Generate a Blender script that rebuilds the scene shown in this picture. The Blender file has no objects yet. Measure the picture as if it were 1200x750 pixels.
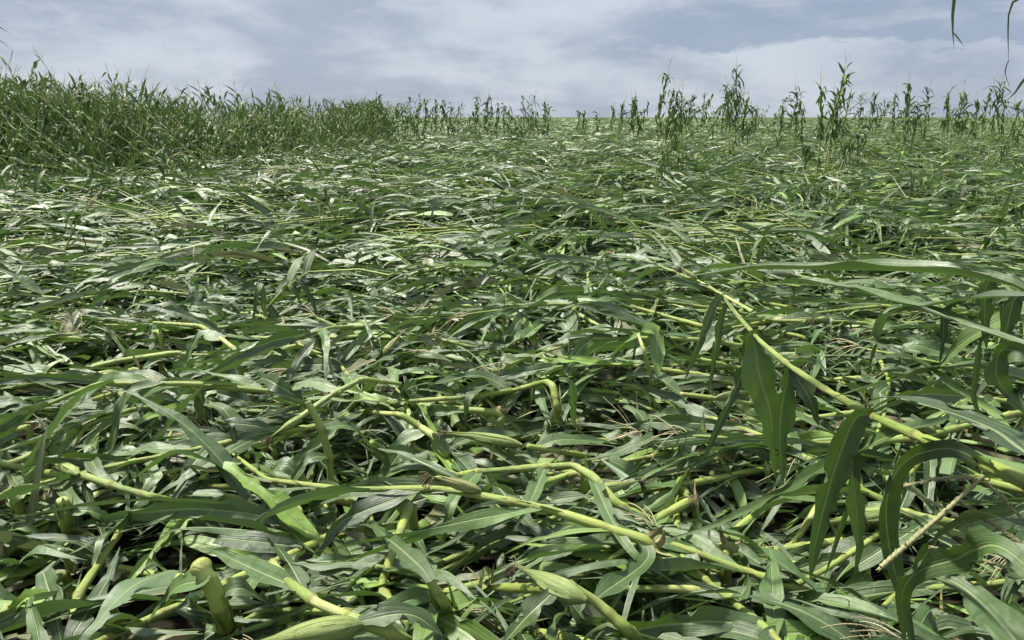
import bpy, math, random
import numpy as np
from mathutils import Vector, Matrix

SC = bpy.context.scene
COL = SC.collection
PI = math.pi
random.seed(11)
RG = np.random.default_rng(11)

# ------------------------------------------------------------------ camera
CAM_H = 1.65
FPX = 906.0
PITCH = math.atan(238.0 / FPX)
cd = bpy.data.cameras.new('camera')
cam = bpy.data.objects.new('camera', cd)
COL.objects.link(cam)
cd.sensor_width = 36.0
cd.lens = FPX / 1200.0 * 36.0
cd.clip_start = 0.05
cd.clip_end = 8000
cam.location = (0, 0, CAM_H)
cam.rotation_euler = (PI / 2 - PITCH, 0, 0)
SC.camera = cam

# ------------------------------------------------------------------ view
SC.view_settings.view_transform = 'Standard'
SC.view_settings.look = 'None'
SC.view_settings.gamma = 1
SC.view_settings.exposure = 1.04
SC.cycles.max_bounces = 7
SC.cycles.diffuse_bounces = 2
SC.cycles.glossy_bounces = 2
SC.cycles.transmission_bounces = 3
SC.cycles.transparent_max_bounces = 4

# ------------------------------------------------------------------ world
SUN_EL, SUN_AZ = math.radians(60), math.radians(-55)     # azimuth from +Y towards +X
w = bpy.data.worlds.new('World')
SC.world = w
w.use_nodes = True
nt = w.node_tree
for n in list(nt.nodes):
    nt.nodes.remove(n)


def node(tree, t, **kw):
    n = tree.nodes.new(t)
    for k, v in kw.items():
        setattr(n, k, v)
    return n


class NB:
    """small node-building helper"""

    def __init__(self, tree):
        self.t = tree

    def link(self, a, b):
        self.t.links.new(a, b)

    def _in(self, sock, v):
        if v is None:
            return
        if hasattr(v, 'is_output'):
            self.t.links.new(v, sock)
        else:
            sock.default_value = v

    def math(self, op, a, b=None, c=None, clamp=False):
        n = node(self.t, 'ShaderNodeMath', operation=op)
        n.use_clamp = clamp
        self._in(n.inputs[0], a)
        self._in(n.inputs[1], b)
        if c is not None:
            self._in(n.inputs[2], c)
        return n.outputs[0]

    def mix(self, f, a, b, mode='MIX'):
        n = node(self.t, 'ShaderNodeMixRGB', blend_type=mode)
        self._in(n.inputs[0], f)
        self._in(n.inputs[1], a if hasattr(a, 'is_output') else (*a, 1) if len(a) == 3 else a)
        self._in(n.inputs[2], b if hasattr(b, 'is_output') else (*b, 1) if len(b) == 3 else b)
        return n.outputs[0]

    def ramp(self, v, lo, hi, a=0.0, b=1.0):
        n = node(self.t, 'ShaderNodeMapRange')
        n.interpolation_type = 'SMOOTHSTEP'
        self._in(n.inputs[0], v)
        n.inputs[1].default_value = lo
        n.inputs[2].default_value = hi
        n.inputs[3].default_value = a
        n.inputs[4].default_value = b
        return n.outputs[0]

    def noise(self, vec, scale, detail=4, rough=0.5, dist=0.0):
        n = node(self.t, 'ShaderNodeTexNoise')
        if vec is not None:
            self.link(vec, n.inputs['Vector'])
        n.inputs['Scale'].default_value = scale
        n.inputs['Detail'].default_value = detail
        n.inputs['Roughness'].default_value = rough
        n.inputs['Distortion'].default_value = dist
        return n.outputs['Fac']

    def comb(self, x, y, z):
        n = node(self.t, 'ShaderNodeCombineXYZ')
        self._in(n.inputs[0], x)
        self._in(n.inputs[1], y)
        self._in(n.inputs[2], z)
        return n.outputs[0]

    def sep(self, v):
        n = node(self.t, 'ShaderNodeSeparateXYZ')
        self.link(v, n.inputs[0])
        return n.outputs


b = NB(nt)
out = node(nt, 'ShaderNodeOutputWorld')
bg = node(nt, 'ShaderNodeBackground')
bg.inputs['Strength'].default_value = 0.050
sky = node(nt, 'ShaderNodeTexSky', sky_type='NISHITA')
sky.sun_disc = False
sky.sun_elevation = SUN_EL
sky.sun_rotation = SUN_AZ
tc = node(nt, 'ShaderNodeTexCoord')
sx, sy, sz = b.sep(tc.outputs['Generated'])
# cloud deck: stretched sideways near the horizon
elev = b.math('ADD', b.math('ABSOLUTE', sz), 0.045)
cv = b.comb(b.math('MULTIPLY', sx, 2.6), b.math('MULTIPLY', sy, 2.6), b.math('MULTIPLY', sz, 8.0))
n1 = b.noise(cv, 1.7, 6, 0.55, 0.25)
cv2 = b.comb(b.math('ADD', b.math('MULTIPLY', sx, 3.4), 7.3), b.math('MULTIPLY', sy, 3.4), b.math('MULTIPLY', sz, 12.0))
n2 = b.noise(cv2, 2.6, 7, 0.6, 0.25)
base_c = b.mix(b.ramp(n1, 0.38, 0.62), (3.9, 4.6, 5.65), (6.05, 6.7, 7.5))
base_c = b.mix(b.math('MULTIPLY', b.ramp(n2, 0.48, 0.68), 0.45), base_c, (6.6, 7.1, 8.0))
# a long slate-blue bank of cloud ahead to the right
az = b.math('ARCTAN2', sx, sy)
wob = b.math('MULTIPLY', b.math('SUBTRACT', n2, 0.5), 0.14)
e = b.math('ADD', sz, wob)
bank = b.math('MULTIPLY', b.ramp(e, 0.066, 0.082), b.ramp(e, 0.145, 0.095))
bank = b.math('MULTIPLY', bank, b.ramp(az, 0.02, 0.20))
bank2 = b.math('MULTIPLY', b.math('MULTIPLY', b.ramp(e, 0.02, 0.05), b.ramp(e, 0.085, 0.055)), b.ramp(az, 0.30, 0.45))
bank = b.math('MAXIMUM', b.math('MULTIPLY', bank, 0.8), b.math('MULTIPLY', bank2, 0.45))
base_c = b.mix(bank, base_c, (3.0, 3.8, 5.15))
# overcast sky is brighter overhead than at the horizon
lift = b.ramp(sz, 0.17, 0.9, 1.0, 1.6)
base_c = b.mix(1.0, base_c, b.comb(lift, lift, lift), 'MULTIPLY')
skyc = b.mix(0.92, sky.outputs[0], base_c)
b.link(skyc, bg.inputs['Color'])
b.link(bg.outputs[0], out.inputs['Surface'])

# ------------------------------------------------------------------ sun
sd = bpy.data.lights.new('sun', 'SUN')
sd.energy = 5.0
sd.angle = math.radians(7)
sd.color = (1.0, 0.95, 0.87)
so = bpy.data.objects.new('sun', sd)
COL.objects.link(so)
sdir = Vector((math.sin(SUN_AZ) * math.cos(SUN_EL), math.cos(SUN_AZ) * math.cos(SUN_EL), math.sin(SUN_EL)))
so.rotation_euler = sdir.to_track_quat('Z', 'Y').to_euler()
so.location = sdir * 50


# ------------------------------------------------------------------ materials
def new_mat(name):
    m = bpy.data.materials.new(name)
    m.use_nodes = True
    for n in list(m.node_tree.nodes):
        m.node_tree.nodes.remove(n)
    return m, NB(m.node_tree)


def attr(bb, name):
    return node(bb.t, 'ShaderNodeAttribute', attribute_name=name)


def leaf_material(name, straw=False):
    m, q = new_mat(name)
    o = node(m.node_tree, 'ShaderNodeOutputMaterial')
    luv = attr(q, 'luv')
    u, v, ln = q.sep(luv.outputs['Vector'])
    var = attr(q, 'var')
    r, g, d = q.sep(var.outputs['Vector'])
    au = q.math('ABSOLUTE', u)
    # parallel veins
    vv = q.comb(q.math('ADD', q.math('MULTIPLY', u, 9.0), q.math('MULTIPLY', r, 37.0)), q.math('MULTIPLY', v, 0.5), r)
    vein = q.noise(vv, 1.7, 3, 0.6)
    pos = node(m.node_tree, 'ShaderNodeNewGeometry')
    blot = q.noise(pos.outputs['Position'], 9.0, 4, 0.6)
    c = q.mix(q.ramp(r, 0.0, 1.0), (0.008, 0.029, 0.006), (0.056, 0.116, 0.025))
    c = q.mix(q.math('MULTIPLY', q.ramp(vein, 0.42, 0.62), 0.6), c, (0.075, 0.115, 0.035))
    c = q.mix(q.math('MULTIPLY', q.ramp(blot, 0.5, 0.75), 0.35), c, (0.06, 0.088, 0.032))
    c = q.mix(g, c, (0.17, 0.29, 0.03))
    drym = q.math('MULTIPLY', d, q.ramp(blot, 0.3, 0.62, 0.55, 1.0))
    c = q.mix(drym, c, (0.17, 0.155, 0.075))
    back = q.math('MULTIPLY', pos.outputs['Backfacing'], 0.42)
    c = q.mix(back, c, (0.135, 0.19, 0.11))
    rib = q.math('MULTIPLY', q.ramp(au, 0.13, 0.03), q.ramp(v, 1.0, 0.5, 0.15, 0.85))
    c = q.mix(rib, c, (0.20, 0.26, 0.10))
    # pale worn scratches across the blade
    sc = q.noise(q.comb(q.math('MULTIPLY', u, 5.0), q.math('MULTIPLY', v, 9.0), q.math('MULTIPLY', r, 91.0)), 2.2, 5, 0.7)
    c = q.mix(q.math('MULTIPLY', q.ramp(sc, 0.62, 0.72), 0.35), c, (0.20, 0.22, 0.13))
    mud = q.noise(pos.outputs['Position'], 38.0, 5, 0.7)
    c = q.mix(q.math('MULTIPLY', q.ramp(mud, 0.62, 0.70), 0.45), c, (0.075, 0.062, 0.03))
    p = node(m.node_tree, 'ShaderNodeBsdfPrincipled')
    q.link(c, p.inputs['Base Color'])
    q.link(q.ramp(blot, 0.3, 0.7, 0.40, 0.58) if not straw else q.ramp(blot, 0.3, 0.7, 0.5, 0.65), p.inputs['Roughness'])
    spk = q.noise(pos.outputs['Position'], 60.0, 3, 0.7)
    p.inputs['Specular IOR Level'].default_value = 0.75 if not straw else 0.4
    bump = node(m.node_tree, 'ShaderNodeBump')
    bump.inputs['Strength'].default_value = 0.5
    bump.inputs['Distance'].default_value = 0.004
    hgt = q.math('ADD', q.math('ADD', vein, q.math('MULTIPLY', q.noise(pos.outputs['Position'], 14.0, 2, 0.5, 0.5), 4.0)), q.math('MULTIPLY', rib, -1.2))
    q.link(hgt, bump.inputs['Height'])
    q.link(bump.outputs[0], p.inputs['Normal'])
    tr = node(m.node_tree, 'ShaderNodeBsdfTranslucent')
    tcx = q.mix(0.6, c, (0.12, 0.25, 0.02))
    q.link(q.mix(q.math('MULTIPLY', d, 0.8), tcx, (0.2, 0.16, 0.09)), tr.inputs['Color'])
    q.link(bump.outputs[0], tr.inputs['Normal'])
    mx = node(m.node_tree, 'ShaderNodeMixShader')
    mx.inputs[0].default_value = 0.17 if not straw else 0.12
    q.link(p.outputs[0], mx.inputs[1])
    q.link(tr.outputs[0], mx.inputs[2])
    q.link(mx.outputs[0], o.inputs['Surface'])
    return m


def stem_material(name, ca, cb, cdry, rough=0.42, streak=26.0):
    """stalks, husks: luv = (around, along, -), var = (random, pale, dry)"""
    m, q = new_mat(name)
    o = node(m.node_tree, 'ShaderNodeOutputMaterial')
    luv = attr(q, 'luv')
    u, v, ln = q.sep(luv.outputs['Vector'])
    var = attr(q, 'var')
    r, g, d = q.sep(var.outputs['Vector'])
    st = q.noise(q.comb(q.math('ADD', q.math('MULTIPLY', u, streak), q.math('MULTIPLY', r, 53.0)), q.math('MULTIPLY', v, 1.5), r), 1.0, 4, 0.6)
    pos = node(m.node_tree, 'ShaderNodeNewGeometry')
    bl = q.noise(pos.outputs['Position'], 17.0, 5, 0.65)
    c = q.mix(q.math('ADD', q.math('MULTIPLY', r, 0.6), q.math('MULTIPLY', q.ramp(st, 0.3, 0.7), 0.4), clamp=True), ca, cb)
    c = q.mix(g, c, (0.38, 0.42, 0.15))
    c = q.mix(q.math('MULTIPLY', q.ramp(bl, 0.6, 0.74), 0.6), c, (0.17, 0.12, 0.05))
    c = q.mix(q.math('MULTIPLY', d, q.ramp(st, 0.3, 0.6, 0.6, 1.0)), c, cdry)
    p = node(m.node_tree, 'ShaderNodeBsdfPrincipled')
    q.link(c, p.inputs['Base Color'])
    p.inputs['Roughness'].default_value = rough
    p.inputs['Specular IOR Level'].default_value = 0.5
    p.inputs['Subsurface Weight'].default_value = 0.0
    bump = node(m.node_tree, 'ShaderNodeBump')
    bump.inputs['Strength'].default_value = 0.9
    bump.inputs['Distance'].default_value = 0.004
    q.link(st, bump.inputs['Height'])
    q.link(bump.outputs[0], p.inputs['Normal'])
    q.link(p.outputs[0], o.inputs['Surface'])
    return m


M_LEAF = leaf_material('corn_leaf')
M_UPRIGHT = leaf_material('upright_corn_leaf', True)
M_STALK = stem_material('corn_stalk', (0.11, 0.185, 0.028), (0.32, 0.375, 0.07), (0.22, 0.135, 0.05))
M_HUSK = stem_material('ear_husk', (0.075, 0.13, 0.02), (0.24, 0.30, 0.07), (0.30, 0.22, 0.10), 0.55, 30.0)
M_TASSEL = stem_material('tassel', (0.40, 0.38, 0.20), (0.56, 0.50, 0.30), (0.42, 0.32, 0.18), 0.7)
M_SILK = stem_material('silk', (0.10, 0.075, 0.03), (0.22, 0.17, 0.08), (0.05, 0.032, 0.018), 0.6)


def soil_material():
    m, q = new_mat('field_soil')
    o = node(m.node_tree, 'ShaderNodeOutputMaterial')
    pos = node(m.node_tree, 'ShaderNodeNewGeometry')
    P = pos.outputs['Position']
    x, y, z = q.sep(P)
    nn = q.noise(P, 5.0, 8, 0.65)
    c = q.mix(q.ramp(nn, 0.3, 0.7), (0.010, 0.009, 0.005), (0.028, 0.024, 0.013))
    nf = q.noise(q.comb(x, q.math('MULTIPLY', y, 0.4), z), 0.22, 8, 0.75)
    g = q.mix(q.ramp(nf, 0.35, 0.65), (0.045, 0.065, 0.022), (0.095, 0.115, 0.045))
    dist = q.math('ADD', y, q.math('MULTIPLY', nn, 20.0))
    c = q.mix(q.ramp(dist, 60.0, 110.0), c, g)
    p = node(m.node_tree, 'ShaderNodeBsdfPrincipled')
    q.link(c, p.inputs['Base Color'])
    p.inputs['Roughness'].default_value = 0.95
    p.inputs['Specular IOR Level'].default_value = 0.1
    bump = node(m.node_tree, 'ShaderNodeBump')
    bump.inputs['Strength'].default_value = 0.9
    bump.inputs['Distance'].default_value = 0.05
    q.link(nn, bump.inputs['Height'])
    q.link(bump.outputs[0], p.inputs['Normal'])
    q.link(p.outputs[0], o.inputs['Surface'])
    return m


M_SOIL = soil_material()


# ------------------------------------------------------------------ geometry helpers
def tag(o, label=None, cat=None, group=None, kind=None):
    if label:
        o['label'] = label
    if cat:
        o['category'] = cat
    if group:
        o['group'] = group
    if kind:
        o['kind'] = kind
    return o


def empty(name, loc):
    o = bpy.data.objects.new(name, None)
    o.empty_display_size = 0.1
    o.location = loc
    COL.objects.link(o)
    return o


def mesh_obj(name, V, F, luv, var, mat, parent=None, loc=None):
    """V (n,3) world; F (m,4) quads"""
    V = np.asarray(V, dtype=np.float32)
    F = np.asarray(F, dtype=np.int32)
    off = np.zeros(3, dtype=np.float32)
    if loc is not None:
        off = np.asarray(loc, dtype=np.float32)
    me = bpy.data.meshes.new(name)
    me.vertices.add(len(V))
    me.vertices.foreach_set('co', (V - off).ravel())
    me.loops.add(F.size)
    me.loops.foreach_set('vertex_index', F.ravel())
    me.polygons.add(len(F))
    me.polygons.foreach_set('loop_start', np.arange(0, F.size, 4, dtype=np.int32))
    me.polygons.foreach_set('use_smooth', np.ones(len(F), dtype=bool))
    a = me.attributes.new('luv', 'FLOAT_VECTOR', 'POINT')
    a.data.foreach_set('vector', np.asarray(luv, dtype=np.float32).ravel())
    a = me.attributes.new('var', 'FLOAT_VECTOR', 'POINT')
    a.data.foreach_set('vector', np.asarray(var, dtype=np.float32).ravel())
    me.update(calc_edges=True)
    me.materials.append(mat)
    o = bpy.data.objects.new(name, me)
    COL.objects.link(o)
    if parent is not None:
        o.parent = parent
    else:
        o.location = tuple(float(t) for t in off)
    return o


def nrm(a):
    return a / np.maximum(np.linalg.norm(a, axis=-1, keepdims=True), 1e-9)


# a patchwork of smooth bumps for the height of the flattened crop
_k = []
_r2 = np.random.default_rng(5)
for lam, amp, cnt in ((2.6, 0.4, 5), (1.3, 0.34, 6), (0.7, 0.12, 6)):
    for _ in range(cnt):
        a_ = _r2.uniform(0, 2 * PI)
        l_ = lam * _r2.uniform(0.75, 1.3)
        _k.append((math.cos(a_) * 2 * PI / l_ * 0.8, math.sin(a_) * 2 * PI / l_, _r2.uniform(0, 2 * PI), amp / math.sqrt(cnt)))
HOLLOWS = []


def bumps(x, y):
    s = 0
    for kx, ky, ph, am in _k:
        s = s + am * np.sin(kx * x + ky * y + ph)
    return s


def H(x, y):
    h = 0.20 + 0.14 * np.clip((y - 3.0) / 8.0, 0, 1) + 0.13 * bumps(x, y) * np.clip(0.8 + (y - 3) / 10.0, 0.8, 1.5)
    for hx, hy, hr, hd in HOLLOWS:
        h = h - hd * np.exp(-((x - hx) ** 2 + (y - hy) ** 2) / (hr * hr))
    return np.maximum(h, 0.012)


def pt(px, py, z):
    """the point at height z seen at (px, py) of the 1200x750 photograph"""
    dx = (px - 600.0) / FPX
    dz = -(py - 375.0) / FPX
    cp, sp = math.cos(PITCH), math.sin(PITCH)
    d = np.array([dx, cp + dz * sp, -sp + dz * cp])
    t = (z - CAM_H) / d[2]
    return np.array([0, 0, CAM_H]) + d * t


def pd(px, py, Y):
    """the point at distance Y (metres ahead) seen at (px, py)"""
    dx = (px - 600.0) / FPX
    dz = -(py - 375.0) / FPX
    cp, sp = math.cos(PITCH), math.sin(PITCH)
    d = np.array([dx, cp + dz * sp, -sp + dz * cp])
    return np.array([0, 0, CAM_H]) + d * (Y / d[1])


def ang_field(x, y):
    return 0.6 * (0.35 * np.sin(0.55 * x + 0.31 * y + 1.0) + 0.3 * np.sin(-0.27 * x + 0.62 * y + 2.1) + 0.22 * np.sin(1.3 * x + 0.9 * y))


def leaf_paths(base, d0, L, nseg, rng, grav, wind, kink, floor_off, roll, twist, use_floor=True, ds_end=None):
    n = len(base)
    P = np.zeros((n, nseg + 1, 3))
    S = np.zeros((n, nseg + 1, 3))
    D = np.zeros((n, nseg + 1, 3))
    p = base.copy()
    d = nrm(d0.copy())
    up = np.array([0, 0, 1.0])
    hs = nrm(np.cross(d, up) + 1e-6)
    nn_ = np.cross(hs, d)
    s = hs * np.cos(roll)[:, None] + nn_ * np.sin(roll)[:, None]
    ds = (L / nseg)[:, None]
    P[:, 0], S[:, 0], D[:, 0] = p, s, d
    for i in range(1, nseg + 1):
        v = i / nseg
        d = d + ds * (wind + np.array([0, 0, -1.0]) * grav[:, None] * (0.4 + 1.6 * v)) + rng.normal(0, 0.038, (n, 3)) * np.sqrt(10.0 / nseg)
        km = (np.abs(kink[:, 0] - v) < 0.5 / nseg + 1e-6)[:, None]
        kv = np.stack([kink[:, 2], kink[:, 3], -kink[:, 1]], 1)
        d = np.where(km, d + kv, d)
        d = nrm(d)
        p2 = p + d * ds
        if use_floor:
            f = (H(p2[:, 0], p2[:, 1]) + floor_off)
            hit = p2[:, 2] < f
            lift_ = np.minimum(f - p2[:, 2], ds[:, 0] * 0.7)
            p2[:, 2] = np.where(hit, p2[:, 2] + lift_, p2[:, 2])
            dh = p2 - p
            hz_ = np.linalg.norm(dh[:, :2], axis=1)
            dh[:, 2] = np.clip(dh[:, 2], -9, 0.10 * hz_)
            d = np.where(hit[:, None], nrm(dh), d)
        else:
            hit = np.zeros(n, bool)
        # carry the side vector along
        s = s - (s * d).sum(1, keepdims=True) * d
        s = nrm(s)
        nn_ = np.cross(s, d)
        tw = (twist / nseg)[:, None]
        s = s * np.cos(tw) + nn_ * np.sin(tw)
        hz = np.cross(d, up)
        hz = hz * np.sign((hz * s).sum(1, keepdims=True) + 1e-9)
        rel = np.where(hit, 0.16 * 10 / nseg, 0.0)[:, None]
        s = nrm(s * (1 - rel) + hz * rel)
        p = p2
        P[:, i], S[:, i], D[:, i] = p, s, d
    return P, S, D


def ribbons(P, S, W, ncol, rng, fold, ruffle, var, Lm, split=None, widthprof=None, thick=0.0):
    """leaf blades -> V (n, k, 3), faces per leaf (m,4), luv, var"""
    n, m, _ = P.shape
    D = np.gradient(P, axis=1)
    D = nrm(D)
    S = nrm(S - (S * D).sum(2, keepdims=True) * D)
    N = np.cross(S, D)
    v = np.linspace(0, 1, m)[None, :]
    if widthprof is None:
        wp = (0.42 + 0.58 * np.clip(v / 0.22, 0, 1) ** 0.8) * np.clip(1 - np.clip((v - 0.15) / 0.85, 0, 1) ** 2.1, 0.015, 1)
    else:
        wp = widthprof
    w_ = 0.5 * W[:, None] * wp
    t = np.linspace(-1, 1, ncol + 1)
    cols = []
    us = []
    has_split = split is not None and ncol >= 3
    mid = (ncol + 1) // 2 if has_split else None
    ph = rng.uniform(0, 2 * PI, (n, 2))
    fr = rng.uniform(2.0, 4.5, (n, 2)) * (Lm[:, None] / 0.7)
    # uneven edges
    kk = max(3, m // 3)
    ejs = 0.16 * rng.normal(0, 1, (n, kk, 2))
    xi = np.linspace(0, kk - 1.001, m)
    i0 = xi.astype(int)
    fx = (xi - i0)[None, :, None]
    ej = 1 + ejs[:, i0] * (1 - fx) + ejs[:, i0 + 1] * fx
    # a tear on some edges
    tear_v = rng.uniform(0.2, 0.95, (n, 2))
    tear_a = np.where(rng.random((n, 2)) < 0.5, rng.uniform(0.25, 0.8, (n, 2)), 0)
    for sd_ in range(2):
        if m > 16:
            for _q in range(4):      # nicks and rips left by the hail and wind
                tv = rng.uniform(0.1, 1.0, (n, 1))
                ta = np.where(rng.random((n, 1)) < 0.45, rng.uniform(0.2, 0.7, (n, 1)), 0)
                ej[:, :, sd_] *= 1 - ta * (np.abs(v - tv) < 0.032)
        ej[:, :, sd_] *= 1 - tear_a[:, sd_:sd_ + 1] * np.exp(-((v - tear_v[:, sd_:sd_ + 1]) / 0.045) ** 2)

    def column(tt, off=None):
        side = 0 if tt < 0 else 1
        e_ = np.abs(tt)
        jj = 1 + (ej[:, :, side] - 1) * (1.0 if e_ > 0.99 else 0.0)
        a = w_ * tt * jj
        zz = w_ * (e_ * np.sin(fold)[:, None]) + w_ * (e_ ** 1.6) * ruffle[:, None] * np.sin(2 * PI * fr[:, side:side + 1] * v + ph[:, side:side + 1])
        q_ = P + S * (a * np.cos(fold)[:, None])[..., None] + N * zz[..., None]
        if off is not None:
            q_ = q_ + off
        return q_

    if has_split:
        sv, sa = split[:, 0:1], split[:, 1:2]
        op = np.clip((v - sv) / (1 - sv + 1e-6), 0, 1) ** 1.2 * sa
        offv = S * op[..., None] + np.array([0, 0, -1.0]) * (0.5 * np.abs(op))[..., None]
        for tt in t[:mid]:
            cols.append(column(tt)); us.append(tt)
        tm = (t[mid - 1] + t[mid]) / 2 if True else 0
        cols.append(column(tm)); us.append(tm)
        cols.append(column(tm, offv)); us.append(tm)
        for tt in t[mid:]:
            cols.append(column(tt, offv)); us.append(tt)
        gap = mid   # no faces between column mid and mid+1
    else:
        for tt in t:
            cols.append(column(tt)); us.append(tt)
        gap = -1
    C = np.stack(cols, 2)                # n, m, c, 3
    c = C.shape[2]
    V = C.reshape(n, m * c, 3)
    idx = np.arange(m * c).reshape(m, c)
    fs = []
    for j in range(c - 1):
        if j == gap:
            continue
        a0, a1 = idx[:-1, j], idx[:-1, j + 1]
        b0, b1 = idx[1:, j], idx[1:, j + 1]
        fs.append(np.stack([a0, a1, b1, b0], 1))
    F = np.concatenate(fs, 0)
    luv = np.zeros((n, m, c, 3))
    luv[..., 0] = np.array(us)[None, None, :]
    luv[..., 1] = v[..., None] * (Lm[:, None, None] / 0.7)
    luv[..., 2] = 1
    vr = np.broadcast_to(var[:, None, :], (n, m * c, 3)).copy()
    # tips and some edges dry out
    return V, F, luv.reshape(n, m * c, 3), vr


def tube(path, rad, sides=7, var=(0.5, 0, 0), vars_=None, cap=True, squash=None):
    path = np.asarray(path, float)
    m = len(path)
    rad = np.asarray(rad, float)
    D = nrm(np.gradient(path, axis=0))
    ref = np.array([0.13, 0.21, 1.0])
    s = np.cross(D[0], ref)
    if np.linalg.norm(s) < 0.2:
        s = np.cross(D[0], np.array([1.0, 0, 0]))
    s = nrm(s)
    ss = []
    for i in range(m):
        s = s - np.dot(s, D[i]) * D[i]
        s = nrm(s)
        ss.append(s)
    ss = np.array(ss)
    nn_ = np.cross(D, ss)
    th = np.linspace(0, 2 * PI, sides, endpoint=False)
    V = path[:, None, :] + rad[:, None, None] * (ss[:, None, :] * np.cos(th)[None, :, None] + nn_[:, None, :] * np.sin(th)[None, :, None])
    seg = np.concatenate([[0], np.cumsum(np.linalg.norm(np.diff(path, axis=0), axis=1))])
    luv = np.zeros((m, sides, 3))
    luv[..., 0] = np.abs(np.linspace(-1, 1, sides, endpoint=False))[None, :]
    luv[..., 1] = (seg / 0.1)[:, None]
    vr = np.zeros((m, sides, 3))
    vr[:] = np.array(var) if vars_ is None else np.asarray(vars_)[:, None, :]
    idx = np.arange(m * sides).reshape(m, sides)
    F = []
    for j in range(sides):
        k = (j + 1) % sides
        F.append(np.stack([idx[:-1, j], idx[:-1, k], idx[1:, k], idx[1:, j]], 1))
    F = np.concatenate(F, 0)
    V = V.reshape(-1, 3)
    luv = luv.reshape(-1, 3)
    vr = vr.reshape(-1, 3)
    if cap:
        nv = len(V)
        V = np.concatenate([V, path[:1], path[-1:]], 0)
        luv = np.concatenate([luv, luv[:1], luv[-1:]], 0)
        vr = np.concatenate([vr, vr[:1], vr[sides * (m - 1):sides * (m - 1) + 1]], 0)
        Fc = []
        for j in range(0, sides - 1, 2):
            j2 = (j + 2) % sides if j + 2 <= sides else 0
            Fc.append([nv, idx[0, (j + 2) % sides], idx[0, j + 1], idx[0, j]])
            Fc.append([nv + 1, idx[-1, j], idx[-1, j + 1], idx[-1, (j + 2) % sides]])
        F = np.concatenate([F, np.array(Fc)], 0)
    return V, F, luv, vr


def polyline(pts, n, soft=2):
    """straight pieces with short, hard bends"""
    p = np.asarray(pts, float)
    s_ = np.concatenate([[0], np.cumsum(np.linalg.norm(np.diff(p, axis=0), axis=1))])
    u = np.linspace(0, s_[-1], n)
    r = np.stack([np.interp(u, s_, p[:, k]) for k in range(3)], 1)
    for _ in range(soft):
        r[1:-1] = 0.25 * r[:-2] + 0.5 * r[1:-1] + 0.25 * r[2:]
    return r


class Bag:
    """collects pieces into ONE mesh"""

    def __init__(self):
        self.V, self.F, self.L, self.R, self.n = [], [], [], [], 0

    def add(self, V, F, luv, vr):
        self.V.append(V)
        self.F.append(F + self.n)
        self.L.append(luv)
        self.R.append(vr)
        self.n += len(V)

    def add_ribbons(self, V, F, luv, vr):
        n, k, _ = V.shape
        FF = (F[None] + (np.arange(n) * k)[:, None, None]).reshape(-1, 4)
        self.add(V.reshape(-1, 3), FF, luv.reshape(-1, 3), vr.reshape(-1, 3))

    def obj(self, name, mat, parent=None, loc=None):
        return mesh_obj(name, np.concatenate(self.V), np.concatenate(self.F), np.concatenate(self.L), np.concatenate(self.R), mat, parent, loc)


def spline(pts, n):
    """Catmull-Rom through control points, evenly re-sampled"""
    p = np.asarray(pts, float)
    if len(p) == 2:
        t = np.linspace(0, 1, n)[:, None]
        return p[0] * (1 - t) + p[1] * t
    q = np.concatenate([[2 * p[0] - p[1]], p, [2 * p[-1] - p[-2]]])
    res = []
    for i in range(1, len(q) - 2):
        t = np.linspace(0, 1, 14, endpoint=False)[:, None]
        a, b_, c, d = q[i - 1], q[i], q[i + 1], q[i + 2]
        res.append(0.5 * ((2 * b_) + (-a + c) * t + (2 * a - 5 * b_ + 4 * c - d) * t ** 2 + (-a + 3 * b_ - 3 * c + d) * t ** 3))
    res.append(p[-1:])
    r = np.concatenate(res)
    s = np.concatenate([[0], np.cumsum(np.linalg.norm(np.diff(r, axis=0), axis=1))])
    u = np.linspace(0, s[-1], n)
    return np.stack([np.interp(u, s, r[:, k]) for k in range(3)], 1)


def stalk_geo(path, r0, r1, rng, step=0.022, sides=8, node_gap=0.16, brown=0.0, pale=None, sharp=True):
    L = np.linalg.norm(np.diff(path, axis=0), axis=1).sum()
    n = max(6, int(L / step))
    p = polyline(path, n) if sharp else spline(path, n)
    s = np.linspace(0, L, n)
    r = r0 + (r1 - r0) * (s / L)
    ph = rng.uniform(0, node_gap)
    dn = np.abs((s - ph + node_gap / 2) % node_gap - node_gap / 2)
    r = r * (1 + 0.22 * np.exp(-(dn / 0.011) ** 2))
    # grooves between nodes
    vs = np.zeros((n, 3))
    vs[:, 0] = rng.uniform(0.1, 0.9)
    seg = np.floor((s - ph) / node_gap).astype(int)
    sh = rng.uniform(0, 1, seg.max() - seg.min() + 1)[seg - seg.min()]
    fr = ((s - ph) / node_gap) % 1.0
    cover = rng.random(len(sh)) < 0.5
    cov = cover[seg - seg.min()] * (fr < 0.82)
    r = r * (1 + 0.24 * cov)          # leaf sheath wrapped round this joint
    vs[:, 0] = np.clip(sh * 0.8 + 0.1, 0, 1)
    vs[:, 1] = (0.30 if pale is None else pale) * sh * (fr > 0.15)
    vs[:, 1] = np.where(cov, 0.05, vs[:, 1])
    vs[:, 2] = np.exp(-(dn / 0.012) ** 2) * 0.38
    if brown > 0:
        vs[:, 2] = np.maximum(vs[:, 2], np.exp(-s / brown))
    return tube(p, r, sides, vars_=vs)


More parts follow.
